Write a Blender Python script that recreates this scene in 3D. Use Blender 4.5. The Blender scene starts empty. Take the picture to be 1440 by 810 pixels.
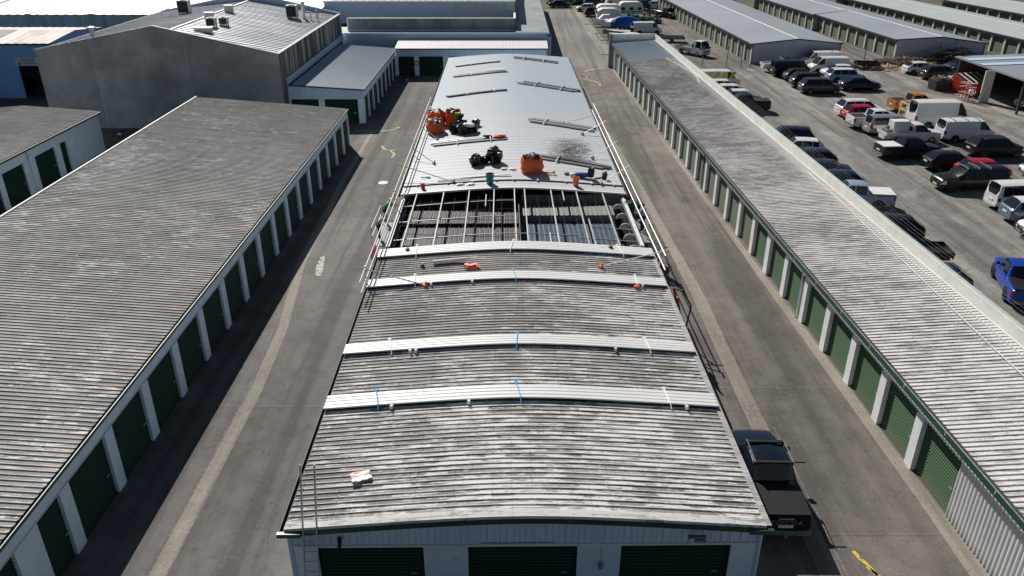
import bpy, bmesh, math, random
from mathutils import Vector, Matrix, noise, Euler
R = math.radians
rnd = random.Random(7)
scene = bpy.context.scene
C = scene.collection

# ------------------------------------------------------------------ node helpers
class NT:
    def __init__(s, name):
        s.m = bpy.data.materials.new(name); s.m.use_nodes = True
        s.t = s.m.node_tree; s.t.nodes.clear()
        s.out = s.n('ShaderNodeOutputMaterial'); s.b = s.n('ShaderNodeBsdfPrincipled')
        s.l(s.b.outputs[0], s.out.inputs[0])
    def n(s, k, **kw):
        x = s.t.nodes.new(k)
        for a, v in kw.items(): setattr(x, a, v)
        return x
    def l(s, a, b): s.t.links.new(a, b)
    def put(s, sock, v):
        if isinstance(v, (int, float)): sock.default_value = v
        elif isinstance(v, tuple): sock.default_value = (v + (1,))[:len(sock.default_value)]
        else: s.l(v, sock)
    def co(s, scale=(1, 1, 1), kind='Object', loc=(0, 0, 0)):
        if not hasattr(s, 'tc'): s.tc = s.n('ShaderNodeTexCoord')
        m = s.n('ShaderNodeMapping'); m.inputs['Scale'].default_value = scale; m.inputs['Location'].default_value = loc
        s.l(s.tc.outputs[kind], m.inputs[0]); return m.outputs[0]
    def noise(s, vec, scale=1, detail=4, rough=.55, dist=0):
        x = s.n('ShaderNodeTexNoise'); s.l(vec, x.inputs['Vector'])
        x.inputs['Scale'].default_value = scale; x.inputs['Detail'].default_value = detail
        x.inputs['Roughness'].default_value = rough; x.inputs['Distortion'].default_value = dist
        return x.outputs[0]
    def ramp(s, f, a, b, lo=0., hi=1.):
        x = s.n('ShaderNodeMapRange', clamp=True); s.l(f, x.inputs[0])
        x.inputs[1].default_value = a; x.inputs[2].default_value = b
        x.inputs[3].default_value = lo; x.inputs[4].default_value = hi
        return x.outputs[0]
    def math(s, op, a, b=0.):
        x = s.n('ShaderNodeMath', operation=op); s.put(x.inputs[0], a); s.put(x.inputs[1], b); return x.outputs[0]
    def mix(s, f, a, b, mode='MIX'):
        x = s.n('ShaderNodeMix', data_type='RGBA', blend_type=mode)
        s.put(x.inputs[0], f); s.put(x.inputs[6], a); s.put(x.inputs[7], b); return x.outputs[2]
    def sep(s, v):
        x = s.n('ShaderNodeSeparateXYZ'); s.l(v, x.inputs[0]); return x.outputs
    def comb(s, a, b, c):
        x = s.n('ShaderNodeCombineXYZ')
        for i, v in enumerate((a, b, c)): s.put(x.inputs[i], v)
        return x.outputs[0]
    def bump(s, h, strength=.4, dist=.02):
        x = s.n('ShaderNodeBump'); x.inputs['Strength'].default_value = strength; x.inputs['Distance'].default_value = dist
        s.l(h, x.inputs['Height']); s.l(x.outputs[0], s.b.inputs['Normal'])
    def fin(s, col, rough=.8, metal=0., spec=.5):
        s.put(s.b.inputs['Base Color'], col); s.put(s.b.inputs['Roughness'], rough)
        s.b.inputs['Metallic'].default_value = metal; s.b.inputs['Specular IOR Level'].default_value = spec
        return s.m

def plain(name, col, rough=.6, metal=0., var=.12, scale=3., spec=.5):
    n = NT(name); v = n.co()
    f = n.noise(v, scale, 5)
    a = tuple(c*(1-var) for c in col); b = tuple(min(1, c*(1+var)) for c in col)
    f2 = n.ramp(n.noise(v, scale*6, 4), .3, .7)
    c = n.mix(n.ramp(f, .3, .7), a, b)
    c = n.mix(n.math('MULTIPLY', f2, var*.5), c, tuple(x*.6 for x in col))
    return n.fin(c, rough, metal, spec)

def old_roof(name, dark, mid, white, cover, pitch=.25, edge_x=None, crestw=.45, moss=.25, xs=.5, gx=0., gy=0.):
    """weathered fibre sheets: flecks and streaks run along the ribs (local x), each pan weathers on its own"""
    n = NT(name); v = n.co(); x, y, z = n.sep(v)[:3]
    fr = n.math('FRACT', n.math('DIVIDE', y, pitch)); pan = n.math('FLOOR', n.math('DIVIDE', y, pitch))
    pv = n.comb(n.math('MULTIPLY', x, xs), n.math('MULTIPLY', pan, 5.17), n.math('MULTIPLY', y, 3.))
    per = n.noise(pv, 1.5, 8, .74)
    lg = n.noise(n.co((.22, .2, 1)), 1., 4, .6)
    lg2 = n.noise(n.co((.35, .3, 1), loc=(7, 3, 0)), 1., 4, .65)
    fine = n.noise(n.co((3.5, 26, 4)), 1., 5, .7)
    grit = n.noise(n.co((14, 30, 9)), 1., 3, .7)
    # tone of each pan, then darker lichen runs
    tone = n.noise(n.comb(n.math('MULTIPLY', x, .35), n.math('MULTIPLY', pan, 9.3), 0.), 1., 4, .6)
    base = n.mix(n.ramp(n.math('ADD', n.math('MULTIPLY', tone, .6), n.math('MULTIPLY', lg2, .4)), .40, .60), dark, mid)
    base = n.mix(n.ramp(fine, .45, .68, 0, .5), base, tuple(c*.5 for c in dark))
    base = n.mix(n.ramp(n.noise(n.co((.5, .8, 1), loc=(3, 9, 0)), 1., 5, .7), .56, .66, 0, moss), base, (.15, .14, .10))
    s_ = n.math('ADD', n.math('MULTIPLY', per, .83), n.math('MULTIPLY', lg, .30))
    s_ = n.math('ADD', s_, n.math('MULTIPLY', n.math('SUBTRACT', fine, .5), .22))
    s_ = n.math('ADD', s_, n.math('ADD', n.math('MULTIPLY', x, gx), n.math('MULTIPLY', y, gy)))
    thr = {10: .632, 25: .60, 40: .573, 55: .55, 70: .525}[cover]
    w = n.ramp(s_, thr, thr+.016)
    if edge_x is not None:
        w = n.math('MAXIMUM', w, n.ramp(n.math('ADD', x, n.math('MULTIPLY', n.noise(pv, 2., 3), .9)), edge_x, edge_x+.7, 0, .9))
    wc = n.mix(n.ramp(grit, .35, .65), tuple(c*.72 for c in white), white)
    col = n.mix(w, base, wc)
    col = n.mix(n.ramp(grit, .48, .75, 0, .3), col, tuple(c*.5 for c in dark))
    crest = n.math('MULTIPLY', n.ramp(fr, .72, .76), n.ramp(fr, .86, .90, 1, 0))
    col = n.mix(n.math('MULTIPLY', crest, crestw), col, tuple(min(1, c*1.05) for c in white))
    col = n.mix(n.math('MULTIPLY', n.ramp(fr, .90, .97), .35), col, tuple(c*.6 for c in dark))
    # sheet laps with rusty fixings beside them
    lap = n.math('FRACT', n.math('DIVIDE', n.math('ADD', x, 20.), 2.45))
    col = n.mix(n.ramp(lap, .988, .995, 0, .3), col, tuple(c*.6 for c in dark))
    sx = n.math('LESS_THAN', n.math('ABSOLUTE', n.math('SUBTRACT', n.math('FRACT', n.math('DIVIDE', n.math('ADD', x, 20.), 1.225)), .5)), .022)
    col = n.mix(n.math('MULTIPLY', n.math('MULTIPLY', sx, crest), n.ramp(per, .42, .55, 0, .7)), col, (.12, .07, .045))
    n.bump(n.noise(n.co((4, 20, 8)), 1., 5), .2, .01)
    return n.fin(col, .88, 0, .2)

def sheet_metal(name, col, rough=.45, metal=.2, var=.1, streak=(.3, 4, 1), dirt=(.25, .24, .22), amt=.25, spec=.5):
    n = NT(name)
    f = n.noise(n.co(streak), 1., 6); g = n.noise(n.co((.12, .1, .1)), 1., 3)
    c = n.mix(n.ramp(f, .3, .7), tuple(k*(1-var) for k in col), tuple(min(1, k*(1+var)) for k in col))
    c = n.mix(n.ramp(n.math('ADD', n.math('MULTIPLY', f, .5), n.math('MULTIPLY', g, .6)), .52, .78, 0, amt), c, dirt)
    return n.fin(c, n.ramp(f, .3, .7, rough*.85, min(1, rough*1.15)), metal, spec)

def asphalt(name, dark, light, stains=.5, gravel=0., dust=(.3, .28, .25), dust_thr=.62, slab=None, dust_scale=.16):
    n = NT(name); v = n.co()
    a = n.noise(n.co((.1, .05, 1)), 1., 5, .6); b = n.noise(v, .7, 6, .65); g = n.noise(v, 14, 5, .75); gg = n.noise(v, 55, 2, .7)
    c = n.mix(n.ramp(n.math('ADD', n.math('MULTIPLY', a, .6), n.math('MULTIPLY', b, .4)), .36, .64), dark, light)
    c = n.mix(n.ramp(n.noise(n.co((.35, .16, 1)), 1., 6, .7, .4), dust_thr, dust_thr+.12, 0, .6), c, dust)
    c = n.mix(n.ramp(n.noise(n.co((.5, .22, 1), loc=(9, 3, 0)), 1., 5, .6), .58, .72, 0, stains), c, tuple(k*.45 for k in dark))
    c = n.mix(n.ramp(g, .44, .66, 0, .42+gravel), c, tuple(k*.45 for k in dark))
    c = n.mix(n.ramp(gg, .55, .8, 0, .25+gravel), c, tuple(min(1, k*1.9) for k in light))
    # wavy cracks
    w = n.n('ShaderNodeTexVoronoi', feature='DISTANCE_TO_EDGE')
    vv = n.n('ShaderNodeVectorMath', operation='ADD'); n.l(v, vv.inputs[0])
    nz = n.n('ShaderNodeTexNoise'); n.l(v, nz.inputs['Vector']); nz.inputs['Scale'].default_value = .5; nz.inputs['Detail'].default_value = 6
    sc = n.n('ShaderNodeVectorMath', operation='SCALE'); n.l(nz.outputs[1], sc.inputs[0]); sc.inputs[3].default_value = 2.2
    n.l(sc.outputs[0], vv.inputs[1]); n.l(vv.outputs[0], w.inputs['Vector']); w.inputs['Scale'].default_value = .09
    c = n.mix(n.ramp(w.outputs[0], 0, .0035, .45, 0), c, tuple(k*.3 for k in dark))
    if slab:
        y = n.sep(v)[1]
        fr = n.math('FRACT', n.math('DIVIDE', n.math('ADD', y, 100.), slab))
        pan = n.math('FLOOR', n.math('DIVIDE', n.math('ADD', y, 100.), slab))
        wn = n.n('ShaderNodeTexWhiteNoise', noise_dimensions='1D'); n.l(pan, wn.inputs['W'])
        c = n.mix(n.ramp(wn.outputs[0], 0, 1, 0, .35), c, tuple(k*.7 for k in dark))
        c = n.mix(n.ramp(fr, 0, .006, .6, 0), c, tuple(k*.3 for k in dark))
        c = n.mix(n.ramp(n.math('ABSOLUTE', n.math('SUBTRACT', fr, .012)), 0, .008, .22, 0), c, dust)
    tr = n.noise(n.co((1.1, .035, 1), loc=(2, 5, 0)), 1., 5, .55)
    c = n.mix(n.ramp(tr, .49, .60, 0, .5), c, tuple(k*.55 for k in dark))
    c = n.mix(n.ramp(tr, .46, .34, 0, .28), c, dust)
    sp = n.noise(v, 2.6, 6, .75); c = n.mix(n.ramp(sp, .56, .66, 0, .5), c, tuple(k*.5 for k in dark)); c = n.mix(n.ramp(sp, .42, .32, 0, .45), c, dust)
    n.bump(g, .6, .02)
    return n.fin(c, .9, 0, .25)

def concrete(name, a, b, streak=.5, dark=(.04, .04, .04), panel=None, heavy=False, blot=0.):
    n = NT(name); v = n.co()
    f = n.noise(v, .5, 6, .6); s = n.noise(n.co((1.7, 1.7, .12)), 1., 6, .6)
    c = n.mix(n.ramp(f, .3, .7), a, b)
    if blot: c = n.mix(n.ramp(n.noise(n.co((.22, .22, .3)), 1., 6, .65, .5), .46, .62, 0, blot), c, tuple(k*.6 for k in a))
    if heavy:
        s2 = n.noise(n.co((1.1, 1.1, .05)), 1., 4, .55)
        c = n.mix(n.ramp(s2, .42, .56, 0, .85), c, dark)
    c = n.mix(n.ramp(s, .45, .75, 0, streak), c, dark)
    c = n.mix(n.ramp(n.noise(v, 9, 4), .5, .8, 0, .25), c, tuple(k*.5 for k in a))
    if panel:
        x = n.sep(v)[0]; fr = n.math('FRACT', n.math('DIVIDE', n.math('ADD', x, 200.), panel))
        wn = n.n('ShaderNodeTexWhiteNoise', noise_dimensions='1D'); n.l(n.math('FLOOR', n.math('DIVIDE', n.math('ADD', x, 200.), panel)), wn.inputs['W'])
        c = n.mix(n.ramp(wn.outputs[0], 0, 1, 0, .3), c, tuple(k*.55 for k in a))
        c = n.mix(n.ramp(fr, 0, .008, .7, 0), c, tuple(min(1, k*1.5) for k in b))
    n.bump(f, .2, .05)
    return n.fin(c, .9, 0, .3)

def wall_panel(name, col, pitch=.2, axis=0, dirt=.3):
    n = NT(name); v = n.co(); x = n.sep(v)[axis]
    fr = n.math('FRACT', n.math('DIVIDE', n.math('ADD', x, 300.), pitch))
    rib = n.math('MULTIPLY', n.ramp(fr, 0, .12), n.ramp(fr, .12, .24, 1, 0))
    s = n.noise(n.co((1.5, 1.5, .2)), 1., 5)
    c = n.mix(n.ramp(s, .4, .75, 0, dirt), col, tuple(k*.55 for k in col))
    c = n.mix(n.math('MULTIPLY', rib, .45), c, tuple(k*.45 for k in col))
    z = n.sep(v)[2]
    c = n.mix(n.ramp(n.math('ADD', z, n.math('MULTIPLY', n.noise(v, 2., 4), .5)), .25, .7, .45, 0), c, (.2, .17, .12))
    n.bump(rib, .5, .02)
    return n.fin(c, .55, 0, .4)

def car_paint(name, col, rough=.22, metal=.0):
    n = NT(name); v = n.co()
    c = n.mix(n.ramp(n.noise(v, 2.5, 5), .35, .75, 0, .22), col, tuple(k*.6+.006 for k in col))
    n.b.inputs['Coat Weight'].default_value = .2; n.b.inputs['Coat Roughness'].default_value = .06
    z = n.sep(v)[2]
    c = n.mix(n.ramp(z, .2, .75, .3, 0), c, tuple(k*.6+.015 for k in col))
    return n.fin(c, n.ramp(n.noise(v, 5, 3), .3, .7, rough, rough+.14), metal, .3)

M = {}
def door_mat(name, col):
    n = NT(name); v = n.co(); z = n.sep(v)[2]; oi = n.n('ShaderNodeObjectInfo')
    c = n.mix(n.ramp(n.noise(n.co((.8, .8, .5)), 1., 5), .35, .7, 0, .3), col, tuple(k*.65 for k in col))
    c = n.mix(n.ramp(oi.outputs['Random'], 0, 1, 0, .35), c, tuple(k*.6+.01 for k in col))
    fr = n.math('FRACT', n.math('DIVIDE', z, .13)); c = n.mix(n.ramp(n.math('ABSOLUTE', n.math('SUBTRACT', fr, .5)), .12, .34, .85, 0), c, tuple(k*.18 for k in col))
    c = n.mix(n.ramp(n.math('ADD', z, n.math('MULTIPLY', n.noise(v, 2.5, 5, .7), .8)), .45, .95, .5, 0), c, (.16, .15, .12) if col[0] > .05 else (.02, .03, .026))
    c = n.mix(n.ramp(n.noise(n.co((3, 3, 9)), 1., 4), .68, .74, 0, .4), c, (.2, .2, .18) if col[0] > .05 else (.05, .06, .05))
    return n.fin(c, .65, 0, .2)
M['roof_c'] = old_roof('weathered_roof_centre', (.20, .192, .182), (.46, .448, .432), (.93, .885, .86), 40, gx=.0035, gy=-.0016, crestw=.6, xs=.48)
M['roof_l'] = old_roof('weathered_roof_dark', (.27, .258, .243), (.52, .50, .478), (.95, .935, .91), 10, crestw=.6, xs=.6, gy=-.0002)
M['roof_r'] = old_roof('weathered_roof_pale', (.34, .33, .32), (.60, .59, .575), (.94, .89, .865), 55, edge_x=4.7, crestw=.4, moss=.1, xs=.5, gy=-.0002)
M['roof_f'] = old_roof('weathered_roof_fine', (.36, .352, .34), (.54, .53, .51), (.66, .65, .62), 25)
def new_roof():
    n = NT('new_grey_roof'); v = n.co(); x, y, z = n.sep(v)[:3]
    c = n.mix(n.ramp(n.math('ADD', y, n.math('MULTIPLY', n.noise(n.co((.1, .2, 1)), 1., 4), 14.)), 38, 66), (.61, .62, .63), (.42, .50, .555))
    c = n.mix(n.ramp(n.noise(n.co((.25, 2, 1)), 1., 6), .35, .75, 0, .3), c, (.42, .45, .47))
    lap = n.math('FRACT', n.math('DIVIDE', n.math('ADD', x, 21.), 3.6))
    c = n.mix(n.ramp(lap, .985, .992, 0, .25), c, (.3, .31, .33))
    c = n.mix(n.ramp(n.noise(n.co((1.2, 1.6, 1)), 1., 6, .7), .60, .72, 0, .25), c, (.33, .32, .30))
    return n.fin(c, .5, 0, .35)
M['new'] = new_roof()
M['blue_roof'] = sheet_metal('grey_blue_roof', (.50, .58, .65), .5, 0., .05, (.25, 2, 1), (.28, .31, .34), .5)
M['blue_grey'] = sheet_metal('slate_roof', (.33, .37, .41), .5, 0., .06, (.2, 1.2, 1), (.18, .20, .22), .4)
M['pale_roof'] = sheet_metal('pale_green_grey_roof', (.47, .53, .51), .5, 0., .06, (.2, 1.2, 1), (.27, .30, .30), .4)
M['white_sheet'] = sheet_metal('white_sheet', (.80, .80, .79), .5, 0., .03, (.3, 3, 1), (.6, .6, .6), .12)
M['ware_roof'] = sheet_metal('warehouse_roof', (.50, .545, .575), .45, .1, .05, (2, .1, 1), (.55, .55, .52), .4)
M['conc_roof'] = sheet_metal('hall_roof', (.40, .43, .47), .4, .35, .12, (.12, 2.4, 1), (.68, .70, .72), .9)
M['left_old'] = sheet_metal('rusty_cream_roof', (.60, .53, .49), .7, 0, .12, (.5, .2, 1), (.3, .24, .2), .6)
M['cream'] = plain('cream_cladding', (.72, .73, .68), .6, 0, .1, 1.2)
M['white_wall'] = plain('shade_blue_white_wall', (.66, .80, .97), .6, 0, .08, .8)  # white wall, blue tone of the shade mixed into its colour
M['ribwall'] = wall_panel('shade_blue_ribbed_wall', (.62, .76, .90), .2, 0)  # white ribbed sheet, its colour tinted blue to carry the shade tone
M['ribwall_y'] = wall_panel('white_ribbed_side', (.82, .83, .83), .2, 1)
M['greygable'] = wall_panel('grey_ribbed_gable', (.50, .56, .64), .22, 0, .2)
M['white'] = plain('white_paint', (.78, .78, .76), .5, 0, .06, 2)
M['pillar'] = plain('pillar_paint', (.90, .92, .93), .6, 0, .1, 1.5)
M['pillar_l'] = plain('pillar_shaded_paint', (.74, .86, .97), .6, 0, .1, 1.5)  # copy of the pillar paint with bluish shade put into its colour
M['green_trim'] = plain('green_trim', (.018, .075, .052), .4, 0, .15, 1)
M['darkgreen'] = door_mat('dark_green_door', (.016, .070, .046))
M['midgreen'] = door_mat('green_door', (.125, .225, .125))
M['sage'] = door_mat('sage_green_door', (.22, .27, .19))
M['sage_grey'] = door_mat('grey_green_door', (.24, .28, .235))  # greyer green on the doors further along the row
M['metal'] = plain('galvanised_steel', (.5, .51, .52), .4, .7, .1, 4)
M['pole'] = plain('scaffold_tube', (.74, .73, .70), .4, .3, .12, 6)
M['dgrey'] = plain('dark_grey', (.05, .052, .055), .6, 0, .2, 3)
M['mgrey'] = plain('mid_grey', (.22, .225, .23), .6, .1, .2, 3)
M['black'] = plain('black_plastic', (.012, .012, .013), .5, 0, .2, 5)
M['rubber'] = plain('rubber', (.018, .018, .018), .8, 0, .2, 8)
M['rim'] = plain('alloy', (.35, .36, .37), .3, .7, .1, 5)
M['darkrim'] = plain('dark_alloy', (.05, .05, .052), .35, .5, .1, 5)
M['glass'] = plain('car_glass', (.008, .012, .02), .05, 0, .1, 2, .45)
M['lamp'] = plain('lamp_lens', (.7, .72, .74), .15, .2, .1, 9)
M['red_lamp'] = plain('red_lens', (.35, .012, .012), .15, 0, .1, 9)
M['plate'] = plain('plate_white', (.75, .75, .72), .4, 0, .05, 9)
M['orange'] = plain('orange_woven', (.95, .15, .04), .75, 0, .3, 6)
M['orange_b'] = plain('orange_plastic', (.85, .17, .08), .5, 0, .1, 4)
M['red'] = plain('red_paint', (.55, .045, .03), .5, 0, .15, 3)
M['teal'] = plain('teal_plastic', (.01, .17, .22), .5, 0, .15, 3)
M['blue'] = plain('blue_paint', (.02, .07, .30), .5, 0, .15, 3)
M['tarp'] = plain('blue_tarpaulin', (.012, .075, .34), .38, 0, .2, 1.2)
M['tarp_dark'] = plain('dark_blue_tarpaulin', (.02, .08, .17), .55, 0, .25, 1.)
M['bin_bag'] = plain('black_bin_bag', (.010, .010, .011), .28, 0, .2, 6)
M['hivis'] = plain('green_hivis', (.16, .75, .05), .7, 0, .15, 8)
M['green_shirt'] = plain('green_shirt', (.05, .32, .07), .8, 0, .15, 8)
M['grey_shirt'] = plain('pale_shirt', (.42, .46, .55), .85, 0, .3, 9)
M['navy'] = plain('navy_cloth', (.015, .02, .06), .85, 0, .2, 8)
M['blackcloth'] = plain('black_cloth', (.012, .012, .014), .85, 0, .2, 8)
M['skin'] = plain('skin', (.45, .26, .18), .6, 0, .08, 8)
M['hair'] = plain('dark_hair', (.02, .014, .01), .7, 0, .2, 20)
M['hat'] = plain('white_helmet', (.8, .8, .78), .35, 0, .04, 4)
M['wood'] = plain('timber', (.42, .27, .15), .8, 0, .35, 4)
M['pale_wood'] = plain('pale_timber', (.72, .60, .46), .8, 0, .2, 4)
M['rust'] = plain('rusty_steel', (.13, .06, .035), .8, .2, .5, 4)
M['strap'] = plain('blue_strap', (.05, .33, .62), .6, 0, .1, 9)
M['wstrap'] = plain('white_strap', (.8, .8, .78), .6, 0, .1, 9)
M['yellow'] = plain('yellow_paint', (.78, .52, .05), .7, 0, .25, 3)
M['conc_dark'] = concrete('tilt_slab_concrete', (.30, .32, .33), (.46, .475, .48), .3, (.18, .19, .19), panel=8.9, blot=.5)
M['conc_streak'] = concrete('streaked_concrete', (.30, .29, .27), (.42, .41, .38), .6, (.03, .028, .026), heavy=True)
M['conc_grey'] = concrete('grey_concrete', (.28, .28, .265), (.40, .40, .38), .6, (.09, .085, .08), panel=4.2)
M['blue_wall'] = concrete('blue_painted_wall', (.20, .42, .76), (.24, .47, .82), .2, (.12, .28, .52))
M['paleblue'] = plain('pale_blue_wall', (.50, .63, .78), .6, 0, .08, .4)
M['grass'] = asphalt('mown_grass', (.10, .13, .035), (.20, .22, .07), .3, .1, (.30, .28, .12))
M['lane_l'] = asphalt('lane_asphalt', (.125, .118, .110), (.285, .270, .250), .35, 0, (.24, .22, .195), .66, slab=11.7)
M['lane_r'] = asphalt('lane_worn_asphalt', (.12, .110, .098), (.32, .295, .262), .6, .05, (.30, .27, .225), .60, slab=9.3)
M['lane_far'] = asphalt('back_lane_asphalt', (.20, .19, .175), (.32, .30, .275), .4, .0, (.38, .36, .32), .6, slab=13)
M['yard'] = asphalt('yard_gravel', (.15, .144, .135), (.33, .316, .293), .5, .3, (.48, .45, .40), .50)
M['ground'] = asphalt('ground_asphalt', (.10, .095, .09), (.16, .15, .14), .4, 0, (.25, .23, .2), .62)
M['gutterstrip'] = asphalt('concrete_channel', (.27, .242, .205), (.42, .38, .325), .5, .05, (.42, .39, .33), .55)
M['palestrip'] = asphalt('pale_concrete', (.26, .235, .20), (.40, .37, .33), .35, .05, (.50, .46, .40), .5)
M['floor_in'] = plain('dim_floor', (.06, .058, .056), .8, 0, .3, .5)
M['part_dark'] = wall_panel('partition_dark', (.060, .062, .070), .3, 0, .5)
M['part_mid'] = wall_panel('partition_grey', (.20, .21, .21), .3, 0, .4)
M['part_blue'] = wall_panel('partition_blue', (.02, .07, .13), .3, 0, .4)
M['foliage'] = plain('hedge_foliage', (.035, .06, .018), .8, 0, .5, 3)
M['bark'] = plain('bark', (.07, .05, .035), .9, 0, .3, 5)
P = {}
M['netting'] = plain('netting_wire', (.13, .125, .12), .6, .3, .2, 5)
for k, c, m_ in (('white', (.80, .81, .81), 0), ('black', (.010, .010, .012), 0), ('navy', (.010, .018, .055), .2), ('grey', (.055, .055, .058), .3),
              ('silver', (.42, .44, .46), .6), ('red', (.45, .015, .03), .1), ('blue', (.008, .06, .42), .3), ('steel', (.16, .22, .30), .4),
              ('orange', (.55, .20, .03), .2), ('pblue', (.34, .46, .62), .2), ('green', (.02, .22, .06), 0), ('slate', (.03, .045, .085), .3)):
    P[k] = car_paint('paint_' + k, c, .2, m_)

# ------------------------------------------------------------------ mesh helpers
class MB:
    def __init__(s): s.v = []; s.f = []; s.mi = []
    def add(s, vs, fs, mi=0):
        o = len(s.v); s.v += [tuple(v) for v in vs]
        for f in fs: s.f.append(tuple(o+i for i in f)); s.mi.append(mi)
        return s
    def box(s, x0, x1, y0, y1, z0, z1, rot=None, piv=(0, 0, 0), mi=0):
        vs = [Vector((x, y, z)) for z in (z0, z1) for y in (y0, y1) for x in (x0, x1)]
        if rot is not None: vs = [rot @ (v-Vector(piv)) + Vector(piv) for v in vs]
        return s.add(vs, [(0, 2, 3, 1), (4, 5, 7, 6), (0, 1, 5, 4), (2, 6, 7, 3), (0, 4, 6, 2), (1, 3, 7, 5)], mi)
    def cbox(s, c, d, rz=0, rx=0, ry=0, mi=0):
        m = Euler((rx, ry, rz)).to_matrix(); c = Vector(c)
        vs = [m @ Vector((x*d[0]/2, y*d[1]/2, z*d[2]/2))+c for z in (-1, 1) for y in (-1, 1) for x in (-1, 1)]
        return s.add(vs, [(0, 2, 3, 1), (4, 5, 7, 6), (0, 1, 5, 4), (2, 6, 7, 3), (0, 4, 6, 2), (1, 3, 7, 5)], mi)
    def tube(s, pts, r, n=6, mi=0, caps=True):
        pts = [Vector(p) for p in pts]; rs = r if isinstance(r, (list, tuple)) else [r]*len(pts)
        o = len(s.v)
        for i, p in enumerate(pts):
            t = (pts[min(i+1, len(pts)-1)]-pts[max(i-1, 0)]).normalized()
            u = t.orthogonal() if abs(t.z) > .95 else t.cross(Vector((0, 0, 1)))
            u.normalize(); w = t.cross(u)
            for k in range(n):
                a = 2*math.pi*k/n; s.v.append(tuple(p+u*math.cos(a)*rs[i]+w*math.sin(a)*rs[i]))
        for i in range(len(pts)-1):
            for k in range(n):
                s.f.append((o+i*n+k, o+i*n+(k+1) % n, o+(i+1)*n+(k+1) % n, o+(i+1)*n+k)); s.mi.append(mi)
        if caps:
            s.f.append(tuple(o+k for k in range(n))[::-1]); s.mi.append(mi)
            s.f.append(tuple(o+(len(pts)-1)*n+k for k in range(n))); s.mi.append(mi)
        return s
    def prism(s, poly, z0, z1, mi=0):
        n = len(poly)
        return s.add([(p[0], p[1], z0) for p in poly]+[(p[0], p[1], z1) for p in poly],
                     [tuple(range(n))[::-1], tuple(range(n, 2*n))]+[(i, (i+1) % n, n+(i+1) % n, n+i) for i in range(n)], mi)
    def grid(s, rows, mi=0):
        o = len(s.v); n = len(rows[0])
        for r in rows: s.v += [tuple(p) for p in r]
        for i in range(len(rows)-1):
            for k in range(n-1):
                s.f.append((o+i*n+k, o+i*n+k+1, o+(i+1)*n+k+1, o+(i+1)*n+k)); s.mi.append(mi)
        return s
    def lathe(s, prof, n=20, c=(0, 0, 0), axis='z', mi=0):
        o = len(s.v)
        for r, h in prof:
            for k in range(n):
                a = 2*math.pi*k/n; p = (r*math.cos(a), r*math.sin(a), h)
                if axis == 'y': p = (p[0], p[2], p[1])
                if axis == 'x': p = (p[2], p[0], p[1])
                s.v.append((p[0]+c[0], p[1]+c[1], p[2]+c[2]))
        for i in range(len(prof)-1):
            for k in range(n): s.f.append((o+i*n+k, o+i*n+(k+1) % n, o+(i+1)*n+(k+1) % n, o+(i+1)*n+k)); s.mi.append(mi)
        return s
    def build(s, name, mats, parent=None, smooth=None, recalc=True):
        me = bpy.data.meshes.new(name); me.from_pydata(s.v, [], s.f)
        if not isinstance(mats, (list, tuple)): mats = [mats]
        for m in mats: me.materials.append(m)
        me.polygons.foreach_set('material_index', s.mi)
        if recalc:
            bm = bmesh.new(); bm.from_mesh(me); bmesh.ops.recalc_face_normals(bm, faces=bm.faces); bm.to_mesh(me); bm.free()
        if smooth is not None:
            me.shade_smooth(); me.set_sharp_from_angle(angle=R(smooth))
        o = bpy.data.objects.new(name, me); C.objects.link(o)
        if parent: o.parent = parent
        return o

def empty(name, loc=(0, 0, 0), rz=0., parent=None):
    o = bpy.data.objects.new(name, None); C.objects.link(o); o.location = loc; o.rotation_euler = (0, 0, rz)
    if parent: o.parent = parent
    return o
def tag(o, label, cat, group=None, kind=None):
    o['label'] = label; o['category'] = cat
    if group: o['group'] = group
    if kind: o['kind'] = kind
    return o
def thing(name, label, cat, loc=(0, 0, 0), rz=0., group=None): return tag(empty(name, loc, rz), label, cat, group)
def struct(o): o['kind'] = 'structure'; return o
def dup(root, loc, rz, label, group=None):
    r = root.copy(); C.objects.link(r); r.location = loc; r.rotation_euler = (0, 0, rz); r['label'] = label
    if group: r['group'] = group
    def kids(src, dst):
        for ch in list(src.children):
            c = ch.copy(); C.objects.link(c); c.parent = dst; kids(ch, c)
    kids(root, r); return r
def text(s, size, mat, loc, rot, parent, name='lettering'):
    cu = bpy.data.curves.new(name, 'FONT'); cu.body = s; cu.size = size; cu.extrude = .003; cu.align_x = 'CENTER'; cu.align_y = 'CENTER'
    tmp = bpy.data.objects.new(name, cu); C.objects.link(tmp); me = bpy.data.meshes.new_from_object(tmp.evaluated_get(bpy.context.evaluated_depsgraph_get()))
    bpy.data.objects.remove(tmp); me.materials.clear(); me.materials.append(mat); o = bpy.data.objects.new(name, me); C.objects.link(o); o.location = loc; o.rotation_euler = rot; o.parent = parent; return o

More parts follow.
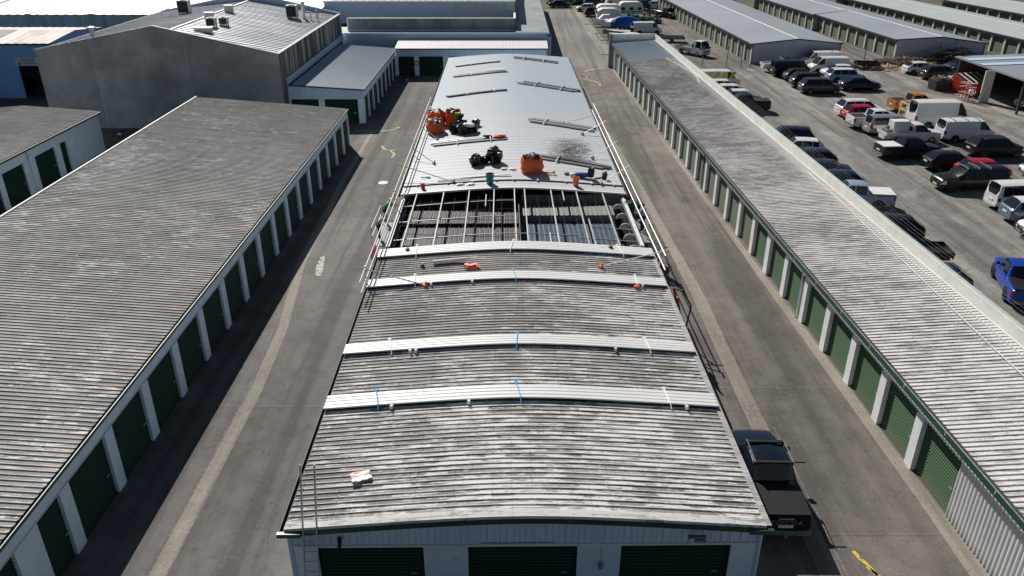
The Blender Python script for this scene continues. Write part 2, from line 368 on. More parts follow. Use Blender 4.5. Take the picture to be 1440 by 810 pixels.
RIB = [(0, 0), (.66, 0), (.74, 1), (.86, 1), (.94, 0)]
def corr(xs, zf, y0, y1, pitch, h, prof=RIB, yo=0.):
    """ribbed sheet: ribs run along x, repeat along y; zf(x) is the sheet height"""
    m = MB(); ys = []
    k = math.floor((y0-yo)/pitch)
    while True:
        for a, b in prof:
            y = yo+(k+a)*pitch
            if y0 <= y <= y1: ys.append((y, b*h))
        k += 1
        if yo+k*pitch > y1: break
    if ys[0][0] > y0+1e-4: ys.insert(0, (y0, 0))
    if ys[-1][0] < y1-1e-4: ys.append((y1, 0))
    m.grid([[(x, y, zf(x)+dz) for x in xs] for y, dz in ys]); return m
def corr_x(ys, zf, x0, x1, pitch, h, prof=RIB):
    m = MB(); xs = []; n = int(round((x1-x0)/pitch))
    for k in range(n):
        for a, b in prof: xs.append((x0+(k+a)*pitch, b*h))
    xs.append((x1, 0))
    m.grid([[(x, y, zf(y)+dz) for y in ys] for x, dz in xs]); return m

def roller_door(w, h, z0=.0, rib=.13):
    """ribbed roller curtain in its own plane: x across, faces -y"""
    m = MB(); rows = []; z = z0; i = 0
    while z < h:
        rows.append([(-w/2, -.03 if i % 2 else 0, z), (w/2, -.03 if i % 2 else 0, z)]); z += rib/2; i += 1
    m.grid(rows); m.box(-w/2, w/2, -.045, .02, 0, .06)
    return m

P['gloss'] = car_paint('paint_gloss_black', (.005, .009, .02), .1, 0); [setattr(q.inputs['Coat Weight'], 'default_value', 1.) for q in P['gloss'].node_tree.nodes if q.type == 'BSDF_PRINCIPLED']
# ------------------------------------------------------------------ camera, light
cam_d = bpy.data.cameras.new('camera'); cam = bpy.data.objects.new('camera', cam_d); C.objects.link(cam)
cam.location = (0, 0, 20); cam.rotation_euler = (R(90-26.17), 0, 0)
cam_d.sensor_width = 36; cam_d.lens = 36*1103/1440; cam_d.clip_end = 6000; cam_d.clip_start = .5
scene.camera = cam
SUN = Vector((.53, -1.2, -1)).normalized()
el = math.asin(-SUN.z); az = math.atan2(-SUN.x, -SUN.y)
w = bpy.data.worlds.new('World'); scene.world = w; w.use_nodes = True
nt = w.node_tree; sky = nt.nodes.new('ShaderNodeTexSky'); sky.sky_type = 'NISHITA'; sky.sun_disc = False
sky.sun_elevation = el; sky.sun_rotation = az; sky.air_density = 1.0; sky.dust_density = .4; sky.ozone_density = 1.5
bg = nt.nodes['Background']; nt.links.new(sky.outputs[0], bg.inputs[0]); bg.inputs[1].default_value = .034
sl = bpy.data.lights.new('sun', 'SUN'); sl.energy = 5.0; sl.angle = R(.5); sl.color = (1, .955, .89)
so = bpy.data.objects.new('sun', sl); C.objects.link(so); so.rotation_euler = SUN.to_track_quat('-Z', 'Y').to_euler()
scene.view_settings.view_transform = 'Standard'; scene.view_settings.look = 'None'; scene.view_settings.exposure = 0

# ------------------------------------------------------------------ ground
def sheet(name, poly, z, mat):
    m = MB(); m.add([(x, y, z) for x, y in poly], [tuple(range(len(poly)))]); return struct(m.build(name, mat, recalc=False))
sheet('ground', [(-3000, -500), (3000, -500), (3000, 4000), (-3000, 4000)], 0, M['ground'])
sheet('storage_lane', [(-14.9, -5), (-6, -5), (-7.5, 103), (-14.9, 103)], .004, M['lane_l'])
sheet('driveway', [(6, -5), (16.7, -5), (13.7, 108.5), (6.5, 108.5)], .004, M['lane_r'])
sheet('back_lane', [(4.9, 108.5), (14.1, 108.5), (12.6, 172), (4.9, 172)], .004, M['lane_far'])
sheet('concrete_yard', [(14.1, 107.4), (54, 107.4), (50, 176), (12.6, 176)], .004, M['lane_r'])
sheet('gravel_yard', [(20.5, 10), (90, 10), (90, 107.4), (19.5, 107.4)], .004, M['yard'])
sheet('boat_park_apron', [(13.2, 112), (15.6, 108.6), (13.9, 171), (12.75, 171)], .008, M['palestrip'])
sheet('drain_channel', [(-12.05, -5), (-11.45, -5), (-11.4, 30), (-11.75, 36), (-12.75, 44), (-13.3, 60), (-13.45, 75), (-13.75, 75), (-13.75, 60), (-13.3, 44), (-12.25, 36), (-12.0, 30)], .008, M['gutterstrip'])
sheet('kerb_channel', [(10.25, -5), (11.15, -5), (10.85, 30), (10.9, 40), (10.2, 60), (9.4, 75), (8.9, 75), (9.6, 60), (10.2, 40), (10.15, 30)], .008, M['gutterstrip'])
sheet('pavement_edge', [(15.1, -5), (16.4, -5), (15.75, 22), (14.9, 50), (13.6, 108), (13.3, 108), (14.5, 50), (15.15, 22)], .008, M['gutterstrip'])
sheet('grass_verge', [(-2, 176), (200, 176), (200, 400), (-2, 400)], .008, M['grass'])
sheet('road', [(-200, 184), (400, 184), (400, 190), (-200, 190)], .012, M['ground'])
sheet('yard_concrete_strip', [(52.3, 87.4), (54.2, 84.5), (52.9, 70), (51.9, 70), (52.6, 80), (46.5, 93.5), (47.0, 94)], .008, M['palestrip'])

def marking(name, pts, wd, mat, label=None):
    m = MB(); pts = [Vector((p[0], p[1], 0)) for p in pts]; rows = []
    for i, p in enumerate(pts):
        t = (pts[min(i+1, len(pts)-1)]-pts[max(i-1, 0)]).normalized(); nn = Vector((-t.y, t.x, 0))*wd/2*(1+.35*math.sin(i*2.3))
        rows.append([(p.x-nn.x, p.y-nn.y, .012), (p.x+nn.x, p.y+nn.y, .012)])
    m.grid(rows); return struct(m.build(name, mat))
def worn(name, col, thr=.5):
    n = NT(name); v = n.co(); f = n.noise(v, 5, 6, .7)
    return n.fin(n.mix(n.ramp(f, thr-.06, thr+.06), (.13, .12, .11), col), .8)
M['worn_y'] = worn('worn_yellow_line', (.62, .52, .22), .44); M['worn_w'] = worn('worn_white_line', (.6, .58, .5), .47)
M['worn_j'] = worn('worn_joint', (.33, .31, .27), .52)
M['worn_yb'] = worn('bright_yellow_line', (.75, .52, .06), .42)
marking('road_marking', [(-15.2+i*.45, 75.5+.1*math.sin(i*.6)+max(0, i-6)**2*.16) for i in range(10)], .2, M['worn_y'])
marking('road_marking', [(-11.9, 70.2), (-11.6, 69.2), (-11.1, 68.8), (-10.5, 68.9)], .2, M['worn_y'])
marking('road_marking', [(-10.9, 68.7), (-10.4, 67.5), (-10.5, 66.4)], .18, M['worn_y'])
marking('road_marking', [(8.3, 100.6), (9.3, 100.9), (9.7, 102.3), (9.2, 103.6)], .14, M['worn_y'])
marking('road_marking', [(9.0, 100.3), (10.2, 99.4), (10.8, 97.6), (10.7, 96.4)], .2, M['worn_y'])
marking('road_marking', [(9.5, 105.5), (10.8, 107), (12.6, 107.8)], .25, M['worn_y'])
marking('road_marking', [(11.72, 20.2), (11.84, 19.8), (12.0, 19.5), (12.08, 19.1)], .13, M['worn_yb'])
marking('road_marking', [(11.9, 19.5), (12.3, 18.8), (12.8, 17.9)], .1, M['worn_yb'])
for a, b in (((11.12, 27.3), (11.12, 15)), ((11.0, 38), (10.95, 54))):
    marking('lane_joint', [(a[0]+(b[0]-a[0])*i/40+rnd.uniform(-.02, .02), a[1]+(b[1]-a[1])*i/40) for i in range(41)], .03, M['worn_j'])
for xo, wd_ in ((-12.05, .03), (-11.46, .03)):
    marking('lane_joint', [(xo+rnd.uniform(-.02, .02)-(max(0, i-24)*.055), 12+i*.75) for i in range(50)], wd_, M['worn_j'])
marking('lane_joint', [(-11.55, 42.3), (-11.75, 43.6), (-11.9, 45.2)], .36, M['worn_w'])
m = MB(); m.lathe([(0, .0), (.36, .0), (.39, -.008)], 24, (0, 0, 0.016)); mc = m.build('manhole_cover', M['white']); mc.location = (-10.24, 59.7, 0)
tag(mc, 'round pale manhole cover set in the asphalt lane beside the scaffold', 'manhole cover')

# ------------------------------------------------------------------ garage parts
DOORS = {}
def door(parent, x, y, w_, h, rz, mat, handle=True):
    key = (round(w_, 2), round(h, 2), mat.name)
    if key not in DOORS:
        o = roller_door(w_, h).build('door', mat); o.parent = parent
        hm = MB(); hm.box(w_*.36, w_*.36+.2, -.07, -.015, 1.0, 1.06)
        hd = hm.build('handle', M['metal']); hd.parent = o; DOORS[key] = (o, hd)
    else:
        a, b = DOORS[key]; o = a.copy(); C.objects.link(o); o.parent = parent
        hd = b.copy(); C.objects.link(hd); hd.parent = o
    o.location = (x, y, 0); o.rotation_euler = (0, 0, rz); return o
def rib_wall_y(m, x, y0, y1, z0, z1, face, pitch=.2, h=.035):
    rows = []; y = y0
    while y < y1-.01:
        for a, d in ((0, 0), (.45, 0), (.55, 1), (.9, 1)):
            yy = y+a*pitch
            if yy <= y1: rows.append([(x+face*d*h, yy, z0), (x+face*d*h, yy, z1)])
        y += pitch
    rows.append([(x, y1, z0), (x, y1, z1)]); m.grid(rows)
def rib_wall_x(m, y, x0, x1, z0, zf, pitch=.2, h=.03):
    rows = []; x = x0
    while x < x1-.01:
        for a, d in ((0, 0), (.7, 0), (.78, 1), (.92, 1)):
            xx = x+a*pitch
            if xx <= x1: rows.append([(xx, y-d*h, z0), (xx, y-d*h, zf(xx))])
        x += pitch
    rows.append([(x1, y, z0), (x1, y, zf(x1))]); m.grid(rows)
def downpipe(parent, x, y, z0, z1, mat, r=.05):
    m = MB(); m.tube([(x, y, z0), (x, y, z1)], r, 8); return m.build('downpipe', mat, parent)

# ------------------------------------------------------------------ building being re-roofed (centre)
B = thing('storage_building', 'long arched-roof storage building half re-roofed in new grey sheets', 'building', (.42, 18.2, 0), .0108)
HW = 7.3
def arch(x): return 3.45-(math.sqrt(x*x+6.0)-2.449)*.0865
xs = [-HW+i*2*HW/32 for i in range(33)]
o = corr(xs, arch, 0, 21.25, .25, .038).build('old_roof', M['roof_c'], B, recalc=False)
m = MB()   # capping of the front edge, following the arch
rows = []
for x in xs: rows.append([(x, -.16, arch(x)-.02), (x, -.14, arch(x)+.07), (x, .16, arch(x)+.075), (x, .2, arch(x)+.01)])
m.grid(rows); m.build('roof_capping', old_roof('weathered_capping', (.3, .29, .28), (.55, .54, .52), (.80, .79, .77), 70, crestw=0, moss=.1), B)
m = MB()
rows = []
for x in xs: rows.append([(x, -.15, arch(x)-.03), (x, -.19, arch(x)-.03), (x, -.19, arch(x)-.19), (x, -.15, arch(x)-.19)])
m.grid(rows); m.build('fascia', M['green_trim'], B)
o = corr(xs, arch, 30.2, 80.3, .76, .011, [(0, 0), (.9, 0), (.93, 1), (.96, 1), (.99, 0)]).build('new_roof', M['new'], B, recalc=False)
m = MB()   # lapped flashing with dark gap
rows = []
for x in xs: rows.append([(x, 31.6, arch(x)+.03), (x, 31.61, arch(x)+.08), (x, 31.72, arch(x)+.07), (x, 31.73, arch(x)+.03)])
m.grid(rows)
m.build('flashing', M['dgrey'], B)
m = MB()
m = MB()
for i in range(9):
    m = MB(); x = -6.2+i*1.6+rnd.uniform(-.3, .3); m.cbox((x, 31.6, arch(x)+.10), (.12, .16, .09), rnd.uniform(-.3, .3)); m.build('fixing_block', M['white'], B)
m = MB(); rows = []
for x in xs: rows.append([(x, 30.15, arch(x)-.08), (x, 30.13, arch(x)+.04), (x, 30.3, arch(x)+.045)])
m.grid(rows); m.build('sheet_edge', M['white_sheet'], B)
for nm, ya, yb, mt, sx in (('gutter', 0-.15, 21.2, M['roof_f'], 1), ('gutter', 0-.15, 21.2, M['dgrey'], -1), ('gutter', 30.2, 80.3, M['dgrey'], 1), ('gutter', 30.2, 80.3, M['dgrey'], -1)):
    m = MB(); x0, x1 = sorted((sx*(HW+.02), sx*(HW+.16)))
    m.box(x0, x1, ya, yb, 2.84, 2.86); m.box(min(sx*(HW+.14), sx*(HW+.16)), max(sx*(HW+.14), sx*(HW+.16)), ya, yb, 2.86, 2.99)
    m.box(min(sx*(HW+.02), sx*(HW+.035)), max(sx*(HW+.02), sx*(HW+.035)), ya, yb, 2.86, 2.97)
    m.build(nm, mt, B)
m = MB(); rows = []
for yy in (0, 21.3): rows.append([(HW-.05, yy-.1, arch(HW)+.055), (HW+.17, yy-.1, 3.03), (HW+.175, yy-.1, 2.99)])
m.grid(rows); m.build('roof_edge', M['roof_f'], B)
m = MB()
for sx in (-1, 1):
    x0, x1 = sorted((sx*7.02, sx*7.12)); m.box(x0, x1, .05, 80.2, 0, 2.84)
m.box(-7.02, 7.02, 80.1, 80.2, 0, 2.9); m.build('wall', M['white_wall'], B)
m = MB(); rib_wall_x(m, 0, -7.12, 7.12, 2.3, lambda x: arch(x)-.06, .3); m.build('gable_wall', M['ribwall'], B)
m = MB(); m.box(-7.12, 7.12, -.05, .03, 2.22, 2.3); m.build('lintel', M['cream'], B)
m = MB(); m.box(-1.35, .95, -.09, -.05, 2.27, 2.36); m.build('lintel_flashing', M['cream'], B)
dl = [(-6.4, -3.15), (-1.78, 1.6), (2.95, 6.35)]
px0 = -7.12
for i, (a, b) in enumerate(dl+[(7.12, 0)]):
    m = MB(); m.box(px0, a, -.04, .03, 0, 2.22); m.build('pillar', M['white_wall'], B)
    if i < 3:
        d = door(B, (a+b)/2, .12, b-a, 2.2, 0, M['darkgreen']); px0 = b
for x in (-7.2, 7.2): downpipe(B, x, -.02, 0, 2.86, M['paleblue'], .085)
for x in (-7.38, 7.38):
    m = MB(); m.box(x-.12 if x < 0 else x-.6, x+.6 if x < 0 else x+.12, -.28, -.16, 2.84, 2.99); m.build('gutter_return', M['green_trim'], B)
# small things fixed to the front wall
c = thing('security_camera', 'small black security camera on the white gable beside the ladder', 'camera', (-5.25, 18.0, 2.6))
m = MB(); m.cbox((0, .05, 0), (.1, .16, .12)); m.build('bracket', M['black'], c)
m = MB(); m.cbox((.03, -.1, -.05), (.09, .22, .09), 0, .5); m.build('camera_body', M['black'], c)
c = thing('security_light', 'slim floodlight with a hanging cable above the green door by the ute', 'light', (5.6, 18.03, 2.72))
m = MB(); m.cbox((0, -.05, .06), (.55, .12, .05)); m.cbox((.08, -.13, -.02), (.32, .1, .06)); m.build('lamp_housing', M['mgrey'], c)
m = MB(); m.tube([(-.1, 0, 0), (-.25, -.01, -.12), (-.3, -.02, -.35), (-.31, -.02, -.4)], .012, 5); m.build('cable', M['black'], c)
c = thing('alarm_box', 'small grey box with conduit on the pillar between two green doors', 'box', (2.75, 18.1, 1.5))
m = MB(); m.cbox((0, -.04, 0), (.14, .08, .2)); m.build('case', M['mgrey'], c)
m = MB(); m.tube([(0, -.03, .1), (0, -.03, .72)], .012, 5); m.build('conduit', M['mgrey'], c)
m = MB(); m.cbox((0, 0, 0), (.22, .012, .07)); o = m.build('door_number_plate', M['cream']); o.location = (-1.75, 18.12, 1.72)
tag(o, 'small blank cream plate on the pillar beside the middle green door', 'plate')

# inside the opened roof
M['rafter'] = plain('dull_rafter', (.52, .51, .49), .6, .2, .25, 2)
M['ceil_l'] = wall_panel('brown_purple_lining', (.062, .046, .052), .3, 0, .6)
M['ceil_b'] = wall_panel('blue_lining', (.022, .065, .115), .3, 0, .5)
M['ceil_g'] = wall_panel('grey_lining', (.24, .26, .25), .3, 0, .4)
M['ceil_d'] = wall_panel('green_grey_lining', (.075, .09, .09), .3, 0, .6)
before_opening = set(B.children)
PX = [-6.25, -4.5, -2.85, -1.25, .05, .7, 2.4, 4.05, 5.75]
for i, x in enumerate(PX):
    m = MB(); m.box(x-.033, x+.033, 20.35, 29.6, arch(x)-.14, arch(x)-.01); m.build('rafter', M['rafter'], B)
for x, y0, y1 in ((4.4, 20.5, 24.5), (3.15, 27.5, 29.5), (-1.75, 26.3, 28.4), (1.95, 20.5, 22.0)):
    m = MB(); m.box(x-.028, x+.028, y0, y1, arch(x)-.15, arch(x)-.02); m.build('rafter', M['rafter'], B)
for y, xa, xb in ((22.2, -6.9, 3.6), (25.0, -6.9, .1), (27.7, -6.9, .1), (21.9, 3.6, 7), (23.7, 4.4, 7)):
    m = MB(); rows = []
    for k in range(17):
        x = xa+(xb-xa)*k/16; rows.append([(x, y-.02, arch(x)-.2), (x, y+.02, arch(x)-.2), (x, y+.02, arch(x)-.25), (x, y-.02, arch(x)-.25)])
    m.grid(rows); m.build('purlin', M['metal'], B)
m = MB()
for k in range(19):
    x = -6.8+k*.75
    m.tube([(x, 20.4, arch(x)-.3), (x+.05, 29.5, arch(x)-.3)], .005, 3, caps=False)
for k in range(5):
    y = 21.0+k*1.8; m.tube([(x, y, arch(x)-.3) for x in [-6.9+j*.86 for j in range(9)]], .004, 3, caps=False)
m.build('safety_mesh', M['metal'], B)['kind'] = 'stuff'
for sx in (-1, 1):
    m = MB(); m.box(min(sx*6.95, sx*7.15), max(sx*6.95, sx*7.15), 21.0, 28.6, 2.86, 2.96); m.build('box_gutter', M['white'], B)
m = MB(); m.add([(-7, 20, .02), (7, 20, .02), (7, 30, .02), (-7, 30, .02)], [(0, 1, 2, 3)]); m.build('floor_slab', M['floor_in'], B)
def part(y, x0, x1, z0, z1, mat, nm='partition'):
    m = MB(); rib_wall_x(m, y, x0, x1, z0, lambda x: z1, .3, .05); m.box(x0, x1, y+.01, y+.06, z0, z1); return m.build(nm, mat, B)
part(22.6, -6.9, .3, 0, 2.3, M['part_dark']); part(25.6, -6.9, .3, 0, 2.5, M['part_dark']); part(29.3, -6.9, .3, 0, 2.6, M['part_dark'])
part(29.3, .5, 6.9, .5, 3.0, M['part_mid'])
def ceil(x0, x1, y0, y1, z, mat):
    m = corr_x([y0, y1], lambda y: z, x0, x1, .3, .035); m.grid([[(x0, y0, z-.0), (x1, y0, z)], [(x0, y0, 0), (x1, y0, 0)]]); m.build('ceiling_panel', mat, B)
ceil(.5, 6.3, 26.9, 28.6, 2.5, M['ceil_g']); ceil(.5, 6.3, 23.0, 26.7, 2.1, M['ceil_b']); ceil(.5, 6.3, 20.3, 22.7, 2.3, M['ceil_d'])
ceil(-6.6, .2, 22.6, 25.4, 2.3, M['ceil_l']); ceil(-6.6, .2, 25.7, 28.3, 2.3, M['ceil_l']); ceil(-6.6, .2, 20.0, 22.2, 1.9, M['part_dark'])
for bx_ in ((.3, .42, 2.7), (-6.98, -6.9, 2.8), (6.9, 6.98, 2.8)):
    m = MB(); m.box(bx_[0], bx_[1], 20.45, 29.4, 0, bx_[2]); m.build('dividing_wall', M['part_dark'], B)
for i in range(5):
    y = 21.2+i*1.65; m = MB(); a = [(.0, -.4)]+[(0, 0)]
    rows = [[(6.6, y, 2.7)]+[(6.6, y+.0, 2.7)]]
    m.add([(6.62-.36*math.cos(math.pi*k/10), y, 2.55+.34*math.sin(math.pi*k/10)) for k in range(11)]+[(6.62-.36*math.cos(math.pi*k/10), y+.05, 2.55+.34*math.sin(math.pi*k/10)) for k in range(11)],
          [tuple(range(11)), tuple(range(21, 10, -1))]+[(k, k+1, 12+k, 11+k) for k in range(10)])
    m.build('profile_closer', M['cream'], B)

for ch in B.children:
    if ch not in before_opening: ch.location.y += .75

# stacks of new sheets across the old roof
SH = [(19.85, 1.05, 'stack of white roof sheets along the edge of the open roof', 5), (16.25, .85, 'stack of white roof sheets just in front of the orange rag', 4),
      (9.95, .80, 'stack of white roof sheets tied with blue and white straps across mid roof', 4), (6.0, .88, 'stack of white roof sheets closest to the gable and ladder', 4)]
def on_roof(x, y, dz=0.):
    """world point on the arched roof from building coordinates"""
    c, s = math.cos(.0108), math.sin(.0108); return Vector((.42+x*c-y*s, 18.2+x*s+y*c, arch(x)+.055+dz))
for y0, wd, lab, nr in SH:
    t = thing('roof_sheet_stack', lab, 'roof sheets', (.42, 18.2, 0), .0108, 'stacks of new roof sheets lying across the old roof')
    p = wd/nr
    m = MB(); ys = []
    for k in range(nr):
        for a, b in ((0, .2), (.06, 1), (.80, 1), (.88, .0), (.98, .0)): ys.append((y0+(k+a)*p, b*.04))
    xx = [-HW-.05+i*(2*HW+.1)/32 for i in range(33)]
    rows = [[(x, yy, arch(x)+.14+dz) for x in xx] for yy, dz in ys]
    rows = [[(x, y0+.10, arch(x)+.065) for x in xx], [(x, y0+.01, arch(x)+.125) for x in xx]]+rows+[[(x, y0+wd, arch(x)+.065) for x in xx]]
    m.grid(rows)
    for yy in (0,):
        for sgn in (0, -1):
            col = [r[sgn] for r in rows]; m.add(col, [tuple(range(len(col)))])
    m.build('sheets', M['white_sheet'], t, recalc=False)
    m = MB(); m.grid([[(x, y0+.03, arch(x)+.06) for x in xx], [(x, y0+.002, arch(x)+.118) for x in xx]]); m.build('gap_shade_strip', M['black'], t)  # black strip standing in for the shade under the stack's near edge
    st = {19.85: [(-.2, 'wstrap'), (-5.3, 'wstrap'), (5.6, 'wstrap')], 16.25: [(-.1, 'strap'), (-5.0, 'wstrap'), (5.9, 'wstrap')],
          9.95: [(-.1, 'strap'), (-5.4, 'wstrap'), (5.4, 'wstrap')], 6.0: [(-.1, 'strap'), (-5.4, 'strap'), (5.5, 'wstrap')]}[y0]
    for x, k in st:
        m = MB(); sk = rnd.uniform(-.12, .12)
        m.tube([(x+sk, y0-.22, arch(x)+.08), (x+sk*.8, y0-.02, arch(x)+.19), (x, y0+wd*.5, arch(x)+.2), (x-sk, y0+wd+.02, arch(x)+.19), (x-sk, y0+wd+.2, arch(x)+.08)], .028, 5)
        m.cbox((x-sk, y0+wd+.12, arch(x)+.15), (.14, .12, .1)); m.build('strap', M[k], t)
    for i in range(3 if y0 != 19.85 else 0):
        x = rnd.uniform(-6.5, 6.5); m = MB(); m.cbox((x, y0-.12, arch(x)+.12), (.1, .12, .14), rnd.uniform(-.4, .4)); m.build('chock', M['cream'], t)

# ------------------------------------------------------------------ dark-roofed row of units on the left
L = thing('storage_row', 'long row of units in shade with dark weathered roof and dark green doors', 'building', (-14.85, 20.05, 0), 0)
zl = lambda x: 3.36-(x-.12)*.078
xl = [.03-i*13.5/10 for i in range(11)][::-1]
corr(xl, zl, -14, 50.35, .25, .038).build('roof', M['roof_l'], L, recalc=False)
m = MB(); m.box(.02, .13, -14, 50.35, 3.2, 3.22); m.box(.118, .13, -14, 50.35, 3.22, 3.33); m.box(.02, .03, -14, 50.35, 3.22, 3.30); m.build('gutter', M['green_trim'], L)
m = MB(); m.box(.112, .14, -14, 50.35, 3.333, 3.345); m.build('gutter_lip', M['white'], L)
m = MB(); m.box(-.18, 0, -14, 50.3, 2.66, 3.2); m.box(-13.3, -.18, 50.15, 50.3, 0, 3.3); m.box(-13.3, -13.15, -14, 50.15, 0, 4.3)
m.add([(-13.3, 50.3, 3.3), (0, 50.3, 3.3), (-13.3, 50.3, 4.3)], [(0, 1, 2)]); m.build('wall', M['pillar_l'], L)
m = MB(); m.box(.0, .03, -14, 50.3, 2.64, 2.67); m.build('lintel_flashing', M['cream'], L)
rows = [[(-13.42, y, zl(-13.36)+.02), (-13.42, y, zl(-13.4)+.07), (-13.31, y, zl(-13.3)+.07), (-13.30, y, zl(-13.2)+.03)] for y in (-14, 50.4)]
m = MB(); m.grid(rows); m.build('barge_capping', M['cream'], L)
pil = [(3.15*k, 3.15*k+.6) for k in range(16)]+[(50.0, 50.3)]
prev = None
for a, b in [(-10.3, -9.1), (-6.6, -6.0), (-2.6, -1.35)]+pil:
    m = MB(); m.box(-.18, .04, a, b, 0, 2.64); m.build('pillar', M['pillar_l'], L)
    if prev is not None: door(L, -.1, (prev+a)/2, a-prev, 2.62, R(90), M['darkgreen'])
    prev = b
# ------------------------------------------------------------------ long row on the right of the driveway
Rr = thing('storage_row', 'long row of sunlit green doors with pale streaked roof and white parapet', 'building', (15.73, 21.97, 0), .0246)
zr = lambda x: 3.30+(x+.3)*.05
xr = [-.3+i*5.72/8 for i in range(9)]
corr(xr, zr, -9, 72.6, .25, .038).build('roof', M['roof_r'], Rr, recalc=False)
corr(xr, zr, 72.6, 86.6, .25, .03).build('new_roof', M['blue_roof'], Rr, recalc=False)
m = MB(); m.box(-.46, -.3, -9, 86.6, 3.04, 3.06); m.box(-.46, -.44, -9, 86.6, 3.06, 3.3); m.build('gutter', M['green_trim'], Rr)
m = MB(); m.box(-.47, -.44, -9, 86.6, 3.302, 3.315); m.build('gutter_lip', M['roof_f'], Rr)
for k in range(31):
    m = MB(); m.box(-.467, -.461, -8.6+k*3.05, -8.57+k*3.05, 3.13, 3.3)
    if k < 12: m.build('gutter_bracket', M['white'], Rr)
m = MB(); rib_wall_y(m, .02, .0, 86.6, 2.42, 3.2, -1, .2, .05); m.build('lintel_cladding', M['white'], Rr)
m = MB(); rib_wall_y(m, .02, -9, -.02, 0, 3.2, -1, .2, .04); m.build('ribbed_wall', M['ribwall_y'], Rr)
prev = 0.
ms = [M['midgreen'], M['sage'], M['sage_grey']]
for k in range(28):
    a = 2.52+3.0*k; b = a+.5 if k % 7 != 6 else a+.6
    if k == 27: a = 84.6; b = 86.6
    m = MB(); m.box(-.06, .2, a, b, 0, 2.42); m.build('pillar', M['pillar'], Rr)
    door(Rr, .16, (prev+a)/2, a-prev, 2.4, R(-90), ms[0] if k < 8 else (ms[1] if k < 15 and k != 11 else ms[2])); prev = b
for y in (15.2, 36.2, 57.2, 78.2):
    m = MB(); m.tube([(-.36, y, 3.14), (-.36, y, 3.0), (-.12, y, 2.7), (-.12, y, 0)], .05, 8); m.build('downpipe', M['green_trim'] if y in (36.2, 78.2) else M['pillar'], Rr)
m = MB(); m.box(5.42, 5.62, -9, 86.8, 0, 4.2); m.build('parapet_wall', M['cream'], Rr)
m = MB(); m.box(5.50, 5.65, -9, 86.8, 4.203, 4.235); m.build('parapet_capping', plain('pale_green_capping', (.48, .56, .52), .6), Rr)
m = MB(); m.box(5.32, 5.40, -9, 86.5, 3.60, 3.66); m.box(4.92, 4.95, -9, 30, 3.62, 3.64); m.build('apron_flashing', M['cream'], Rr)
m = MB(); m.box(-.5, 5.62, 86.6, 86.85, 0, 4.3); m.build('end_wall', M['cream'], Rr)
m = MB(); m.box(-.62, -.3, 86.2, 86.9, 0, 4.34); m.build('end_pier', M['mgrey'], Rr)
# rope and security wires
def pt(x, y, z=0.):
    c, s = math.cos(.0246), math.sin(.0246); return (15.73+x*c-y*s, 21.97+x*s+y*c, z)
m = MB(); m.tube([pt(3.9, -5, 3.62), pt(4.15, 6, 3.62), pt(4.5, 14, 3.64), pt(4.8, 22, 3.66), pt(5.0, 29, 3.66)], .022, 5)
o = m.build('safety_rope', M['white']); tag(o, 'white safety rope lying on the pale roof by the parapet', 'rope')
m = MB(); m.tube([pt(4.6+.5*math.sin(i*.42), 58+i*1.3, 3.68) for i in range(12)], .03, 5)
o = m.build('hose', M['cream']); tag(o, 'cream hose curving on the roof near the blue-grey sheets', 'hose')
t = thing('wire_fence', 'strands of barbed wire leaning out over the parapet above parked cars', 'fence')
m = MB()
for k in range(5): m.tube([pt(5.85+k*.17, y, 4.0+k*.07+.05*math.sin(y*.3)) for y in range(-4, 60, 4)], .0032, 4)
m.build('wire', M['mgrey'], t)
m = MB()
for y in range(-4, 60, 8): m.tube([pt(5.62, y, 3.9), pt(6.6, y, 4.3)], .012, 5)
m.build('arm', M['metal'], t)

# ------------------------------------------------------------------ buildings at the far left
D = thing('storage_row', 'short pale row of units with a narrow door and a blank end wall', 'building', (-36.6, 68.9, 0), 0)
zc = lambda x: 3.95-abs(x+6.4)*.075
corr([.15-i*1.31 for i in range(11)][::-1], zc, -32, .15, .25, .04).build('roof', M['roof_f'], D, recalc=False)
m = MB(); m.box(.15, .28, -32, .15, 3.28, 3.42); m.build('gutter', M['dgrey'], D)
m = MB(); m.box(-.15, 0, -5.7, 0, 0, 3.4); m.box(-.15, 0, -32, -5.7, 2.5, 3.4); m.box(-12.8, -.15, -.15, 0, 0, 3.4); m.box(-12.8, -12.65, -32, -.15, 0, 3.4)
m.build('wall', M['pillar_l'], D)
ds = [(-6.9, -5.95), (-10.6, -7.75)]+[(-14.9-3.3*k, -12.2-3.3*k) for k in range(6)]
prev = -5.7
for a, b in ds:
    m = MB(); m.box(-.15, .05, b, prev, 0, 2.5); m.build('pillar', M['pillar_l'], D)
    door(D, -.08, (a+b)/2, b-a, 2.48, R(90), M['darkgreen'], False); prev = a
downpipe(D, .1, -11.4, 0, 3.3, M['pillar_l'], .07)
t = thing('gas_bottle', 'small green post with a pale cap beside the blank end wall', 'post', (-35.4, 69.6, 0))
m = MB(); m.lathe([(0, 0), (.14, 0), (.14, 1.2), (0, 1.25)], 10); m.build('post', M['midgreen'], t)
m = MB(); m.lathe([(.15, 1.2), (.16, 1.35), (0, 1.4)], 10); m.build('cap', M['white'], t)

